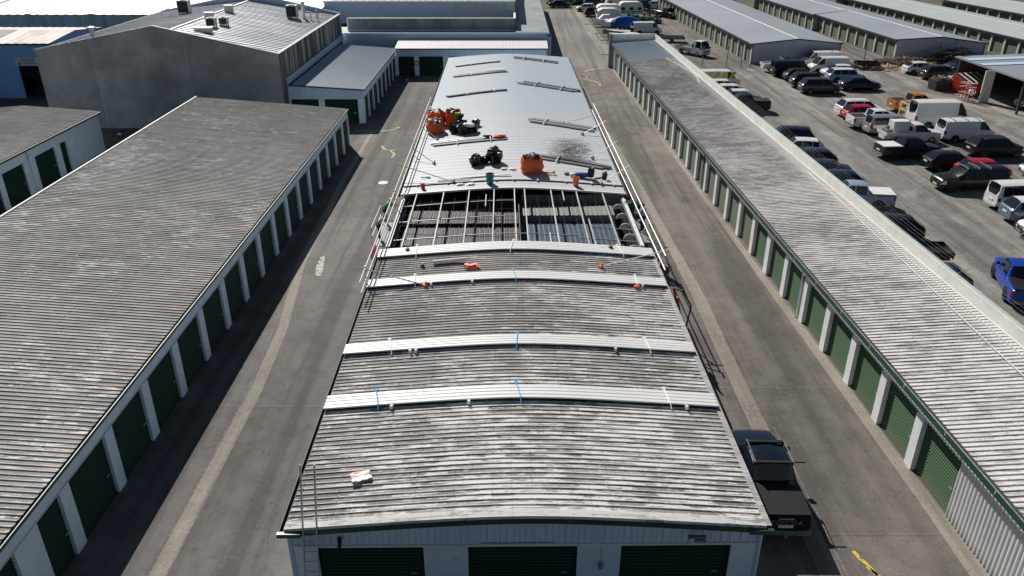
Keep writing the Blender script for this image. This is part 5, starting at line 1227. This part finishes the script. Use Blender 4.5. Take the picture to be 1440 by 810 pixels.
for z_ in (.3, .9, 1.5, 1.95):
    m = MB(); m.cbox((0, -.5, z_), (1.3, .12, .06)); m.cbox((0, .5, z_), (1.3, .12, .06)); m.build('board', M['white'], t)
t = thing('timber_crate', 'white-painted slatted crate beside the orange ute', 'crate', (41.2, 80.9, 0), .1)
m = MB()
for a in (-.8, .8):
    for b in (-.6, .6): m.box(a-.07, a+.07, b-.07, b+.07, 0, 1.5)
for z_ in (.1, .75, 1.45): m.box(-.85, .85, -.68, -.62, z_, z_+.14); m.box(-.85, .85, .62, .68, z_, z_+.14); m.box(-.88, -.82, -.6, .6, z_, z_+.14); m.box(.82, .88, -.6, .6, z_, z_+.14)
m.build('frame', M['pale_wood'], t)
m = MB(); m.box(-.75, .75, -.55, .55, .05, .7); m.build('load', M['wood'], t)
t = thing('concrete_mixer', 'small white domed mixer on the ground between the skip and trolley', 'mixer', (52.4, 90.0, 0), 0)
m = MB(); m.lathe([(0, .25), (.3, .3), (.42, .6), (.35, .85), (.2, .95)], 14); m.build('drum', M['white'], t, 50)
m = MB(); m.box(-.5, .5, -.3, .3, .1, .22); m.build('base', M['dgrey'], t)

# bushes along the far verge
def bush(label, x, y, r, h, seed):
    rr = random.Random(seed); t = thing('bush', label, 'bush', (x, y, 0)); m = MB()
    for i in range(900):
        a = rr.uniform(0, 6.28); q = rr.random()**.5*r*(1+.25*math.sin(a*3+seed)); z = h*rr.random()*max(.2, 1-(q/r)**2*.7)
        c = Vector((q*math.cos(a), q*math.sin(a), z)); s = rr.uniform(.12, .28)
        u = Vector((rr.gauss(0, 1), rr.gauss(0, 1), rr.gauss(0, 1))).normalized(); w_ = u.orthogonal().normalized()
        m.add([c-u*s, c+w_*s*.6, c+u*s, c-w_*s*.6], [(0, 1, 2, 3)])
    m.build('foliage', M['foliage'], t, recalc=False)
    m = MB()
    for k in range(3): m.tube([(0, 0, 0), (.3*math.cos(k*2.1), .3*math.sin(k*2.1), h*.5)], [.08, .03], 5)
    m.build('trunk', M['bark'], t)
for i, (x, y, r, h, lb) in enumerate(((10.5, 180.5, 3, 1.6, 'rounded dark bush on the verge at the top of the lane'), (13.8, 182, 2.4, 1.4, 'small dark bush beside the blue SUV on the verge'), (19.8, 181, 2.6, 1.5, 'dark bush between the blue SUV and the navy van'), (32, 181.5, 3, 1.7, 'dark bush on the verge behind the white saloon'), (46, 178.5, 3, 1.6, 'bush on the grass past the first grey row'), (74, 175, 3.4, 2.2, 'leafy bush by the verge between two grey rows'))):
    bush(lb, x, y, r, h, i+1)
# ------------------------------------------------------------------ edge rails round the roof works
def rail(label, sx, specs, posts, outs):
    t = thing('edge_rail', label, 'scaffold')
    for (x0, y0, z0), (x1, y1, z1) in specs:
        m = MB(); m.tube([(x0, y0, z0), ((x0+x1)/2, (y0+y1)/2, (z0+z1)/2), (x1, y1, z1)], .038, 8); m.build('rail', M['pole'], t)
    for x, y, z0, z1 in posts:
        m = MB(); m.tube([(x, y, z0), (x, y, z1)], .03, 6); m.cbox((x, y, z1-.25), (.12, .1, .1)); m.build('post', M['metal'], t)
    for a, b in outs:
        m = MB(); m.tube([a, b], .03, 6); m.build('outrigger', M['pole'] if sx > 0 else M['metal'], t)
        m = MB(); m.cbox((b[0], b[1], b[2]+.02), (.2, .26, .1), .4); m.cbox((b[0]+.05, b[1], b[2]+.12), (.08, .1, .14)); m.build('foot_clamp', M['orange_b'] if (a, b) == outs[0] else M['mgrey'], t)
    return t
def rz_(x, y, dz=.08):
    """height of the re-roofed building at a world point"""
    c, s = math.cos(.0108), math.sin(.0108); dx, dy = x-.42, y-18.2; return arch(dx*c+dy*s)+dz
def og(a, b): return ((a[0], a[1], 4.0), (b[0], b[1], rz_(b[0], b[1])))
rail('twin tube edge rail along the eave on the asphalt lane side', -1, [((-7.14, 33.1, 4.0), (-7.42, 72.1, 4.0)), ((-7.10, 33.0, 3.5), (-7.36, 71.0, 3.5))],
     [(-7.16+.0-(y-33)*.007, y, 2.9, 4.1) for y in (34.8, 46, 57, 66, 71)],
     [og((-7.5, 34.85), (-4.24, 34.3)), og((-7.9, 56.96), (-5.6, 54.5)), og((-7.9, 51.8), (-3.9, 49.9)), og((-7.9, 63.27), (-5.91, 60.9)), og((-7.7, 68.5), (-5.4, 69.0))])
rail('twin tube edge rail along the eave on the driveway side', 1, [((7.62, 35.4, 3.6), (7.05, 69.0, 3.6)), ((7.78, 36.3, 3.95), (7.22, 69.8, 3.95))],
     [(7.68-(y-35)*.016, y, 2.9, 4.05) for y in (37, 45, 52, 60, 66)],
     [og((8.1, 37.03), (4.54, 36.44)), og((8.0, 51.43), (5.94, 49.9)), og((7.85, 57.42), (5.9, 55.8)), og((7.7, 63.5), (5.7, 62.4)), og((7.6, 66.2), (4.3, 65.3))])
# props under the rail ends
for lab, x, y, c_ in (('red folded access frame hanging beside the eave on the driveway side', 7.9, 33.4, 1), ('red fabric sheet hanging from the rail beside the lane', -7.35, 39.6, -1)):
    if c_ > 0:
        t = thing('access_frame', lab, 'scaffold', (x, y, 0))
        m = MB(); m.tube([(0, 0, 3.1), (.35, .2, 1.6), (.1, 0, 0)], .05, 6); m.tube([(0, 1.0, 3.1), (.35, .8, 1.6), (.1, .9, 0)], .05, 6); m.build('frame', M['red'], t)
        m = MB(); m.add([(-.05, .0, 3.1), (-.05, 1.3, 3.2), (.35, 1.0, 2.2), (.3, -.3, 1.7)], [(0, 1, 2, 3)]); m.build('panel', M['red'], t)
        m = MB(); m.tube([(.5, 1.2, 2.9), (.9, .8, 2.2), (.6, .2, 1.2), (0.2, 0, .6)], .045, 6); m.build('hose', M['black'], t)
    else:
        m = MB(); m.grid([[(.05*math.sin(i*1.3)-.12, -.9+i*.3, 3.45-.3*i*.0), (.1*math.sin(i*2.1)-.3, -.9+i*.3, 2.9), (.12*math.cos(i*1.7)-.15, -.8+i*.26, 2.3-.12*i)] for i in range(7)])
        o = m.build('fabric_sheet', M['red'], None, 60); o.location = (x, y, 0); tag(o, lab, 'sheet')
# working platforms outside each eave
for sx, lab, y in ((-1, 'small cage platform outside the eave with a worker in it', 44.5), (1, 'narrow work platform under the eave rail on the driveway side', 45.0)):
    t = thing('work_platform', lab, 'platform', (sx*7.85 if sx < 0 else 7.95, y, 0))
    m = MB(); m.box(-.34, .34, -1.9, 1.9, 1.78, 1.84); m.build('deck', M['mgrey'], t)
    m = MB()
    for a in (-.38, .38):
        for b in (-1.85, 1.85): m.tube([(a, b, 0), (a, b, 3.0 if a*sx > 0 else 1.8)], .025, 6)
    for z_ in (2.4, 2.95): m.tube([(sx*.38, -1.85, z_), (sx*.38, 1.85, z_)], .022, 6)
    m.tube([(-.38, -1.85, .2), (-.38, 1.85, 1.7)], .02, 5); m.build('frame', M['metal'], t)
m = MB()
for i in range(60):
    a = i*.55; m.tube([(.0+.28*math.cos(a), .02*i, .28+.26*math.sin(a)), (.28*math.cos(a+.5), .02*i+.03, .28+.26*math.sin(a+.5))], .02, 4)
o = m.build('cable_coil', M['cream']); o.location = (9.05, 45.6, .0); tag(o, 'loose pale coil of hose on the driveway beside the platform', 'hose', None, 'stuff')

# ladder
t = thing('ladder', 'aluminium ladder leaning on the front eave at the ute-free corner', 'ladder')
for x in (-6.28, -5.86):
    m = MB(); m.tube([(x, 16.95, 0), (x-.02, 18.62, 5.0)], .032, 6); m.build('stile', M['metal'], t)
for k in range(10):
    z_ = .3+k*.3; y_ = 16.95+z_*.334
    m = MB(); m.tube([(-6.28, y_, z_), (-5.86, y_, z_)], .018, 6); m.build('rung', M['metal'], t)

# ------------------------------------------------------------------ things lying on the roofs
def at_roof(o, x, y, dz=.05): o.location = (x, y, rz_(x, y, dz)); return o
def steel_bundle(label, a, b, n, wd, dark=True, straps=2):
    t = thing('steel_bundle', label, 'steel bundle', (0, 0, 0), 0, 'bundles of roof steel lying on the new roof')
    a = Vector((a[0], a[1], 0)); b = Vector((b[0], b[1], 0)); d = (b-a); L_ = d.length; d.normalize(); nn = Vector((-d.y, d.x, 0))
    for i in range(n):
        off = (i-(n-1)/2)*wd/n; sh = rnd.uniform(-.35, .35); pts0 = []
        for k in range(5):
            p = a+d*(L_*k/4+sh)+nn*off; pts0.append((p.x, p.y, rz_(p.x, p.y, .06)))
        m = MB(); h_ = rnd.choice((.05, .08, .11)); w2 = wd/n*.42
        m.grid([[(p[0]-nn.x*w2, p[1]-nn.y*w2, p[2]), (p[0]-nn.x*w2, p[1]-nn.y*w2, p[2]+h_), (p[0]+nn.x*w2, p[1]+nn.y*w2, p[2]+h_), (p[0]+nn.x*w2, p[1]+nn.y*w2, p[2])] for p in pts0])
        m.build('channel', M[rnd.choice(('mgrey', 'dgrey', 'metal')) if dark else 'metal'], t)
    for q in ((.3, .75)[:straps]):
        p = a+d*L_*q; m = MB(); m.tube([(p.x-nn.x*(wd*.5+.3), p.y-nn.y*(wd*.5+.3), rz_(p.x, p.y, .1)), (p.x-nn.x*wd*.5, p.y-nn.y*wd*.5, rz_(p.x, p.y, .22)), (p.x+nn.x*wd*.5, p.y+nn.y*wd*.5, rz_(p.x, p.y, .22)), (p.x+nn.x*(wd*.5+.2), p.y+nn.y*(wd*.5+.2), rz_(p.x, p.y, .1))], .045, 5); m.build('strap', M['wstrap'], t)
    return t
steel_bundle('thin steel bundle at the far end, on the slope facing the lane', (-6.3, 92.0), (-1.2, 93.3), 2, .6, True, 1)
steel_bundle('steel bundle with a pale sheet on it, second down the lane-side slope', (-6.2, 86.0), (-.5, 87.2), 3, .8, True, 1)
steel_bundle('splayed steel bundle, third down the lane-side slope', (-6.2, 76.4), (-.4, 77.9), 2, .8, True, 2)
steel_bundle('wide steel bundle with black gloves and red tape on top', (-6.0, 59.6), (-.3, 60.3), 4, 1.1, True, 2)
steel_bundle('steel bundle nearest the far edge on the driveway-side slope', (.0, 95.6), (5.1, 94.0), 3, .7, True, 2)
steel_bundle('dark steel bundle, second down the driveway-side slope', (.9, 81.3), (6.5, 79.0), 4, 1.1, True, 2)
steel_bundle('dark steel bundle beside an orange clamp on the driveway-side slope', (1.3, 66.0), (6.6, 64.2), 4, 1.1, True, 1)
steel_bundle('long dark steel bundle behind the orange rubbish bag and wire mesh', (1.9, 55.3), (6.8, 53.7), 4, .95, True, 1)
m = MB(); m.cbox((0, 0, .04), (2.3, .35, .05), .04); o = m.build('loose_sheet', M['white_sheet']); at_roof(o, -1.7, 87.35, .22); o.rotation_euler = (0, R(-5), 0); tag(o, 'short white offcut lying on the second lane-side steel bundle', 'sheet')

def bulk_bag(label, x, y, s=1., h=1.3, col='orange', seed=1, rz=0.):
    t = thing('rubbish_bag', label, 'bag', (x, y, rz_(x, y, .02)), rz)
    r = random.Random(seed); rows = []
    for j in range(9):
        u = j/8; rad = .62*s*(1+.16*math.sin(u*math.pi*.9)-.16*u**3)
        row = []
        for k in range(33):
            a = 2*math.pi*k/32; c_, s_ = math.cos(a), math.sin(a); q = (abs(c_)**4+abs(s_)**4)**-.25
            n_ = noise.noise(Vector((c_*2.2, s_*2.2, u*3+seed)))*.22+noise.noise(Vector((c_*6, s_*6, u*8+seed)))*.10
            q = 1+(q-1)*.45
            row.append((rad*q*c_*(1+n_), rad*q*s_*(1+n_), u*h*s*(1+.10*math.sin(a*4+seed)*u)+n_*.1))
        rows.append(row)
    m = MB(); m.grid(rows); m.build('sack', M[col], t, 60)
    m = MB()
    for i in range(16):
        a = r.uniform(0, 6.28); q = r.random()**.5*.45*s
        l_ = lump(r.uniform(.1, .24)*s, r.uniform(.1, .22)*s, r.uniform(.2, .4)*s, seed*10+i, .3, 1.5, sub=2)
        m.add([(v_[0]+q*math.cos(a), v_[1]+q*math.sin(a), v_[2]+h*s*.72) for v_ in l_.v], l_.f, mi=r.choice((0, 0, 1, 2)))
    m.build('rubbish', [M['white'] if col == 'orange' else M['bin_bag'], M['rust'], M['black']], t)['kind'] = 'stuff'
    for k in range(4):
        a = math.pi/4+k*math.pi/2; c_, s_ = math.cos(a)*.62*s, math.sin(a)*.62*s
        m = MB(); m.tube([(c_*1.0, s_*.85, h*s*.85), (c_*1.12, s_*1.0, h*s*.97), (c_*1.0, s_*1.12, h*s*.85)], .03, 5); m.build('handle', M[col], t)
    return t
bulk_bag('orange bulk bag of rubbish alone on the new roof near the flashing', 1.35, 51.9, 1.08, .98, 'orange', 2)
bulk_bag('orange bulk bag lowest in the rubbish pile at the eave', -6.25, 63.3, 1.05, 1.0, 'orange', 3, .2)
bulk_bag('orange bulk bag behind the lowest one at the very edge of the eave', -6.35, 65.6, 1.0, 1.2, 'orange', 5, .5)
bulk_bag('orange bulk bag tucked beside the bending worker', -4.95, 65.6, 1.0, 1.15, 'orange', 7, .1)
def bin_bag(label, x, y, s, seed, grp=None):
    o = lump(.5*s, .45*s, .75*s, seed, .22, 1.7).build('bin_bag', M['bin_bag'], None, 30); at_roof(o, x, y, .0); o.rotation_euler = (0, 0, seed)
    tag(o, label, 'bag', grp); return o
bin_bag('round black bag standing left-hand side of the tall black bag on the roof', -2.55, 53.6, .9, 1)['label'] = 'crumpled round black bag next to the taller black bag'
bin_bag('tall black bag', -1.25, 54.0, 1.15, 2)['label'] = 'tall square-topped black bag open beside the crumpled round one'
bin_bag('small black bag wedged', -1.95, 53.9, .6, 12)['label'] = 'small black bag wedged between the round and the tall one'
for i, (x, y, s, lb) in enumerate(((-4.6, 62.9, .95, 'black bag beside the lowest orange bulk bag'), (-3.9, 62.3, 1.0, 'black bag at the front of the rubbish pile'), (-3.2, 62.6, .9, 'black bag lying flat at the outer end of the pile'), (-3.0, 64.4, .7, 'small black bag at the back corner of the pile'), (-5.4, 66.6, .6, 'small black bag on top between the orange bags'), (-4.1, 63.8, .9, 'black bag in the middle of the pile behind the front one'))):
    bin_bag(lb, x, y, s, 20+i)
o = lump(.55, .25, .28, 9, .25, 2, sub=2).build('plastic_wrap', M['white'], None, 40); at_roof(o, -3.5, 62.2, .55); tag(o, 'crumpled white plastic wrap lying on the black bags', 'plastic')
# wire mesh heap
r = random.Random(11); t = MB()
for i in range(120):
    a0 = r.uniform(0, 6.28); rad = r.uniform(.2, 1.05); cx, cy = r.gauss(0, .5), r.gauss(0, .34); h0 = r.uniform(.1, .9); tl = r.uniform(-.8, .8); pts = []
    for k in range(14):
        a = a0+k*.42; w1 = 1+.45*math.sin(k*1.7+i*2.3)+r.gauss(0, .12); pts.append((cx+rad*w1*math.cos(a), cy+rad*.7*w1*math.sin(a+.5*math.sin(i)), max(.02, h0+rad*.35*math.sin(a+tl)+.05*math.sin(k*2+i))))
    t.tube(pts, .0045, 3, caps=False)
o = t.build('wire_netting', M['netting'], None, None, recalc=False); at_roof(o, 4.25, 55.7, .1); tag(o, 'tangled dark heap of wire netting resting on the long steel bundle', 'netting', None, 'stuff')
def bucket(label, x, y, mat, h=.42, r0=.2, lid=False):
    t = thing('bucket', label, 'bucket', (x, y, rz_(x, y, .04)))
    m = MB(); m.lathe([(0, 0), (r0*.8, 0), (r0, h), (r0*1.06, h), (r0*1.06, h+.03), (r0*.92, h+.03), (r0*.75, .04)], 18); m.build('pail', M[mat], t, 40)
    m = MB(); m.tube([(-r0, 0, h), (-r0*.8, -.14, h*.7), (0, -.24, h*.55), (r0*.8, -.14, h*.7), (r0, 0, h)], .012, 5); m.build('handle', M['metal'], t)
    return t
bucket('orange-red bucket on the strip of new roof before the opening', 4.2, 49.35, 'orange_b', .52, .22)
bucket('teal bucket on the strip of new roof at mid span', -1.45, 49.3, 'teal', .62, .27)
t = thing('tool_box', 'small red and white can on the new roof near the lane-side eave', 'can', (-5.85, 49.1, rz_(-5.85, 49.1, .04)), .3)
m = MB(); m.cbox((0, 0, .18), (.22, .4, .36)); m.build('can_body', M['red'], t)
m = MB(); m.cbox((0, 0, .4), (.2, .34, .08)); m.build('lid', M['white'], t)
t = thing('cordless_tool', 'blue and white bag with a dark hood lying by the orange bucket', 'bag', (4.75, 51.2, rz_(4.75, 51.2, .03)), -.1)
m = lump(.55, .22, .3, 31, .15, 2, sub=2); m.build('bag_body', M['blue'], t, 40)
m = MB(); l_ = lump(.3, .2, .26, 33, .15, 2, sub=2); m.add([(v_[0]-.55, v_[1], v_[2]) for v_ in l_.v], l_.f); m.build('white_end', M['white'], t, 40)
m = MB(); l_ = lump(.25, .22, .62, 35, .15, 2, sub=2); m.add([(v_[0]+.62, v_[1], v_[2]) for v_ in l_.v], l_.f); m.build('hood', M['black'], t, 40)
t = thing('cordless_tool', 'black hand tool with its lead beside the driveway-side eave', 'tool', (6.3, 51.3, rz_(6.3, 51.3, .03)), .2)
m = MB(); m.cbox((0, 0, .2), (.3, .25, .4), 0, 0, .2); m.tube([(0, 0, .3), (.1, 0, .5)], .06, 6); m.build('tool_body', M['black'], t)
m = MB(); m.tube([(-.1, 0, .1), (-.4, .05, .04), (-.75, -.05, .04)], .05, 6); m.build('lead', M['black'], t)
t = thing('work_glove', 'dark work glove dropped beside the blue and white bag', 'glove', (3.75, 51.6, rz_(3.75, 51.6, .03)), .1)
m = lump(.18, .12, .12, 41, .2, 2, sub=2); m.build('palm', M['dgrey'], t)
m = MB()
for k in range(4): m.tube([(.1, -.08+k*.05, .05), (.3, -.1+k*.07, .04)], .025, 5)
m.tube([(0, .1, .05), (.08, .22, .04)], .025, 5); m.build('finger', M['dgrey'], t)
m = lump(.35, .16, .14, 43, .3, 2.4, sub=2); o = m.build('rag', M['blackcloth'], None, 40); at_roof(o, -1.9, 60.2, .17); tag(o, 'black gloves lying on the wide steel bundle', 'gloves')
m = lump(.5, .22, .12, 44, .4, 3, sub=2); o = m.build('barrier_tape', M['orange_b'], None, 40); at_roof(o, -1.0, 60.25, .17); tag(o, 'crumpled red and white tape on the wide steel bundle', 'tape')
m = MB(); m.tube([(-.3, .1, .02), (-.1, -.05, .06), (.1, .08, .03), (.35, -.1, .02)], .035, 5); m.tube([(0, .15, .02), (.2, .0, .08), (.3, .1, .02)], .03, 5)
o = m.build('blue_rope', M['strap']); at_roof(o, -5.9, 51.3, .04); tag(o, 'short blue rope dropped near the lane-side eave', 'rope')
m = MB(); m.cbox((0, 0, .03), (3.4, .16, .05), .05, 0, -.06); o = m.build('metal_trim', M['white']); at_roof(o, -1.8, 50.8, .04); tag(o, 'long white trim strip lying on the new roof beyond the teal bucket', 'trim')
m = MB(); m.cbox((0, 0, .03), (2.2, .1, .04), .03, 0, -.09); o = m.build('metal_trim', M['mgrey']); at_roof(o, -3.9, 50.4, .04); tag(o, 'thin grey trim strip end to end with the white one', 'trim')
for i, (x, y, lb) in enumerate(((-3.4, 49.4, 'flat white scrap nearest the red can on the new roof'), (-2.7, 49.3, 'curled white scrap between the red can and teal bucket'), (-.55, 52.3, 'small white scrap beside the tall black bag'), (.05, 52.2, 'tiny white scrap between black bag and orange bag'))):
    o = lump(.24, .14, .06, 60+i, .4, 3, sub=2).build('plastic_scrap', M['white'], None, 40); at_roof(o, x, y, .04); tag(o, lb, 'scrap')
m = MB(); m.cbox((0, 0, .08), (.7, .1, .04), .1); m.cbox((.1, -.2, .08), (.55, .08, .04), .1); m.cbox((.5, -.02, .1), (.2, .16, .14)); o = m.build('crowbar', M['orange_b']); at_roof(o, 2.35, 51.5, .03); tag(o, 'orange handled tool beside the lone orange bulk bag', 'tool')
# old roof: rag, tube, hi-vis cloth, plastic
o = lump(.34, .22, .18, 71, .45, 2.2).build('cloth', M['orange_b'], None, 40); at_roof(o, -2.05, 36.1, .04); tag(o, 'orange rag crumpled at the end of a grey tube', 'cloth')
m = MB(); m.tube([(-.85, 0, .12), (.85, .06, .12)], .11, 10); o = m.build('foam_tube', M['cream']); at_roof(o, -3.2, 36.8, .04); o.rotation_euler = (0, R(-5), 0); tag(o, 'pale grey tube lying beside the orange rag', 'tube')
t = thing('folded_sheet', 'crumpled white plastic with orange edging lying on the front roof', 'plastic sheet', (-4.9, 20.15, rz_(-4.9, 20.15, .06)), .35)
rows = []
for i in range(9):
    rows.append([((-.34+i*.085)*(.9+.1*math.sin(j)), -.22+j*.055+.03*math.sin(i*1.9), .08+.014*math.sin(i*1.2+j*.9)+.012*math.sin(j*1.3)) for j in range(9)])
m = MB(); m.grid(rows); m.build('sheet', M['white'], t, 30)
m = MB(); m.cbox((-.28, .1, .04), (.08, .3, .05), .2); m.cbox((.0, .24, .05), (.5, .06, .05), -.1); m.cbox((.3, -.1, .03), (.05, .2, .04), .1); m.build('edging', M['orange_b'], t)
o = lump(.16, .12, .1, 77, .3, 2, sub=2).build('strap_buckle', M['orange_b'], None, 40); at_roof(o, 6.1, 34.3, .06); tag(o, 'small red buckle beside the white strap on the second sheet stack', 'buckle')
for i, (x, y, lb) in enumerate(((-5.6, 38.6, 'small dark clamp on the first sheet stack near the lane side'), (-4.6, 36.6, 'small dark clip on the old ribs behind the long outrigger'), (5.3, 38.8, 'small dark fixing block on the first sheet stack by the driveway'))):
    m = MB(); m.cbox((0, 0, .06), (.2, .16, .1), .3); m.cbox((.02, 0, .13), (.08, .2, .05)); o = m.build('clamp', M['dgrey']); at_roof(o, x, y, .15 if i != 1 else .05); tag(o, lb, 'clamp')

# ------------------------------------------------------------------ people
def skinned(name, pts, edges, rad, mat, parent, sub=2):
    me = bpy.data.meshes.new(name); me.from_pydata([Vector(p) for p in pts], edges, []); me.materials.append(mat)
    o = bpy.data.objects.new(name, me); C.objects.link(o); o.parent = parent
    mod = o.modifiers.new('skin', 'SKIN'); mod.use_smooth_shade = True
    for i, r_ in enumerate(rad):
        sv = me.skin_vertices[0].data[i]; sv.radius = (r_, r_) if not isinstance(r_, tuple) else r_; sv.use_root = (i == 0)
    s = o.modifiers.new('sub', 'SUBSURF'); s.levels = s.render_levels = sub
    # bake to a plain mesh
    dg = bpy.context.evaluated_depsgraph_get(); ev = o.evaluated_get(dg); nm = bpy.data.meshes.new_from_object(ev)
    o.modifiers.clear(); o.data = nm; 
    for p in nm.polygons: p.use_smooth = True
    return o
def person(label, loc, rz, pose, shirt, trous, hat=None, group=None):
    """pose: dict of joint positions in metres, x right, y forward, z up from the soles"""
    t = thing('person', label, 'person', loc, rz); j = pose
    mid = lambda a, b, u=.5: tuple(a[i]+(b[i]-a[i])*u for i in range(3))
    pel, ch, nk, hd = j['pelvis'], j['chest'], j['neck'], j['head']
    names = ['pelvis', 'chest', 'neck', 'head', 'shl', 'ell', 'wrl', 'hal', 'shr', 'elr', 'wrr', 'har', 'hil', 'knl', 'anl', 'tol', 'hir', 'knr', 'anr', 'tor']
    def ext(a, b, l): d = (Vector(b)-Vector(a)).normalized(); return tuple(Vector(b)+d*l)
    for s in 'lr': j['ha'+s] = ext(j['el'+s], j['wr'+s], .11)
    pts = [j[n] for n in names]; ix = {n: i for i, n in enumerate(names)}
    E2_ = [('pelvis', 'chest'), ('chest', 'neck'), ('neck', 'head'), ('chest', 'shl'), ('shl', 'ell'), ('ell', 'wrl'), ('wrl', 'hal'), ('chest', 'shr'), ('shr', 'elr'), ('elr', 'wrr'), ('wrr', 'har'),
          ('pelvis', 'hil'), ('hil', 'knl'), ('knl', 'anl'), ('anl', 'tol'), ('pelvis', 'hir'), ('hir', 'knr'), ('knr', 'anr'), ('anr', 'tor')]
    rad = dict(pelvis=.12, chest=.13, neck=.055, head=.10, shl=.065, ell=.042, wrl=.028, hal=.035, shr=.065, elr=.042, wrr=.028, har=.035, hil=.085, knl=.058, anl=.042, tol=.035, hir=.085, knr=.058, anr=.042, tor=.035)
    skinned('body', pts, [(ix[a], ix[b]) for a, b in E2_], [rad[n] for n in names], M['skin'], t)
    # five fingers on each hand
    for s in 'lr':
        h = Vector(j['ha'+s]); d = (h-Vector(j['wr'+s])).normalized(); u = d.orthogonal().normalized(); m = MB()
        for k in range(4): m.tube([h+u*(-.03+k*.02), h+u*(-.034+k*.023)+d*(.05+.01*(k in (1, 2))), h+u*(-.034+k*.023)+d*.07+d.cross(u)*.03], [.011, .010, .008], 5)
        m.tube([h-d*.04+u*.035, h-d*.01+u*.065, h+d*.02+u*.07], [.013, .012, .009], 5); m.build('fingers', M['skin'], t, 60)
    def sub(name, ns, ed, k, mat, add=.018):
        nn = list(ns); pp = []
        for n in nn: pp.append(j[n] if n in j else None)
        skinned(name, pp, [(nn.index(a), nn.index(b)) for a, b in ed], [rad[n]*k+add if n in rad else .05 for n in nn], mat, t)
    j['sll'] = mid(j['ell'], j['wrl'], .75); j['slr'] = mid(j['elr'], j['wrr'], .75); j['waist'] = mid(pel, ch, .1); rad['waist'] = .125; rad['sll'] = rad['slr'] = .036
    j['col'] = mid(ch, nk, .6); rad['col'] = .07
    sub('shirt', ['waist', 'chest', 'col', 'shl', 'ell', 'sll', 'shr', 'elr', 'slr'], [('waist', 'chest'), ('chest', 'col'), ('chest', 'shl'), ('shl', 'ell'), ('ell', 'sll'), ('chest', 'shr'), ('shr', 'elr'), ('elr', 'slr')], 1.05, shirt)
    sub('trousers', ['pelvis', 'hil', 'knl', 'anl', 'hir', 'knr', 'anr'], [('pelvis', 'hil'), ('hil', 'knl'), ('knl', 'anl'), ('pelvis', 'hir'), ('hir', 'knr'), ('knr', 'anr')], 1.05, trous)
    for s in 'lr':
        sub('boot', ['an'+s, 'to'+s], [('an'+s, 'to'+s)], 1.1, M['blackcloth'])
    hv = Vector(hd); up = (hv-Vector(nk)).normalized()
    m = MB(); q = up.to_track_quat('Z', 'Y').to_matrix()
    prof = [(.128, .0), (.126, .05), (.10, .10), (.05, .13), (0, .14)]
    l_ = MB(); l_.lathe(prof, 16); 
    if hat: l_.lathe([(.128, .0), (.165, -.005), (.128, .012)], 16)
    m.add([q @ Vector(v_)+hv+up*.01 for v_ in l_.v], l_.f); m.build('helmet' if hat else 'hair', hat or M['hair'], t, 50)
    # face: nose, eyes, mouth, ears on the forward side
    fy = q @ Vector((0, 1, 0)); fy = (Vector(j.get('look', (0, 1, 0)))); fy = (fy-up*fy.dot(up)).normalized(); rx = fy.cross(up)
    m = MB(); m.tube([hv+fy*.09+up*.01, hv+fy*.125-up*.025], [.008, .016], 5)
    for s in (-1, 1): m.tube([hv+rx*s*.098-up*.02, hv+rx*s*.11+up*.02], .018, 5)
    m.build('nose', M['skin'], t, 60)
    m = MB()
    for s in (-1, 1): m.cbox(hv+fy*.100+rx*s*.035+up*.005, (.018, .018, .012))
    m.cbox(hv+fy*.096-up*.05, (.04, .02, .008)); m.build('eyes', M['black'], t)
    return t
STAND = dict(pelvis=(0, 0, .95), chest=(0, .03, 1.32), neck=(0, .03, 1.50), head=(0, .06, 1.63), shl=(-.19, .02, 1.42), shr=(.19, .02, 1.42), ell=(-.26, .12, 1.18), elr=(.26, .12, 1.18), wrl=(-.18, .36, 1.15), wrr=(.18, .36, 1.15),
    hil=(-.10, 0, .90), hir=(.10, 0, .90), knl=(-.11, .03, .49), knr=(.11, .03, .49), anl=(-.12, -.02, .09), anr=(.12, -.02, .09), tol=(-.13, .14, .05), tor=(.13, .14, .05), look=(0, 1, -.1))
LEAN = dict(STAND, chest=(0, .22, 1.26), neck=(0, .33, 1.40), head=(0, .42, 1.50), shl=(-.19, .27, 1.33), shr=(.19, .27, 1.33), ell=(-.25, .48, 1.18), elr=(.25, .48, 1.18), wrl=(-.14, .70, 1.16), wrr=(.14, .70, 1.16), look=(0, .8, -.6))
BEND = dict(pelvis=(0, -.12, .88), chest=(0, .27, .98), neck=(0, .42, .95), head=(0, .53, .90), shl=(-.19, .33, .98), shr=(.19, .33, .98), ell=(-.24, .36, .70), elr=(.24, .40, .70), wrl=(-.14, .50, .48), wrr=(.14, .52, .50),
    hil=(-.11, -.10, .83), hir=(.11, -.10, .83), knl=(-.14, .06, .46), knr=(.14, .04, .46), anl=(-.14, -.06, .09), anr=(.14, -.06, .09), tol=(-.15, .10, .05), tor=(.15, .10, .05), look=(0, .3, -1))
person('worker in a bright green top bending over the rubbish bags', (-4.3, 64.9, rz_(-4.3, 64.9, .03)), 1.1, dict(BEND), M['hivis'], M['blackcloth'])
person('worker in a green shirt leaning at the lane-side gutter', (-7.95, 46.2, 1.85), -1.3, dict(LEAN), M['green_shirt'], M['blackcloth'], M['hat'])
person('worker in a pale shirt and navy trousers on the cage platform', (-7.95, 43.6, 1.85), -1.45, dict(LEAN), M['grey_shirt'], M['navy'])
person('worker in a green shirt at the gutter on the driveway side', (7.95, 46.7, 1.85), 1.35, dict(LEAN), M['green_shirt'], M['blackcloth'])
person('worker in a patterned grey shirt standing behind the green-shirted one', (8.0, 44.9, 1.85), 1.0, dict(STAND), M['grey_shirt'], M['navy'])
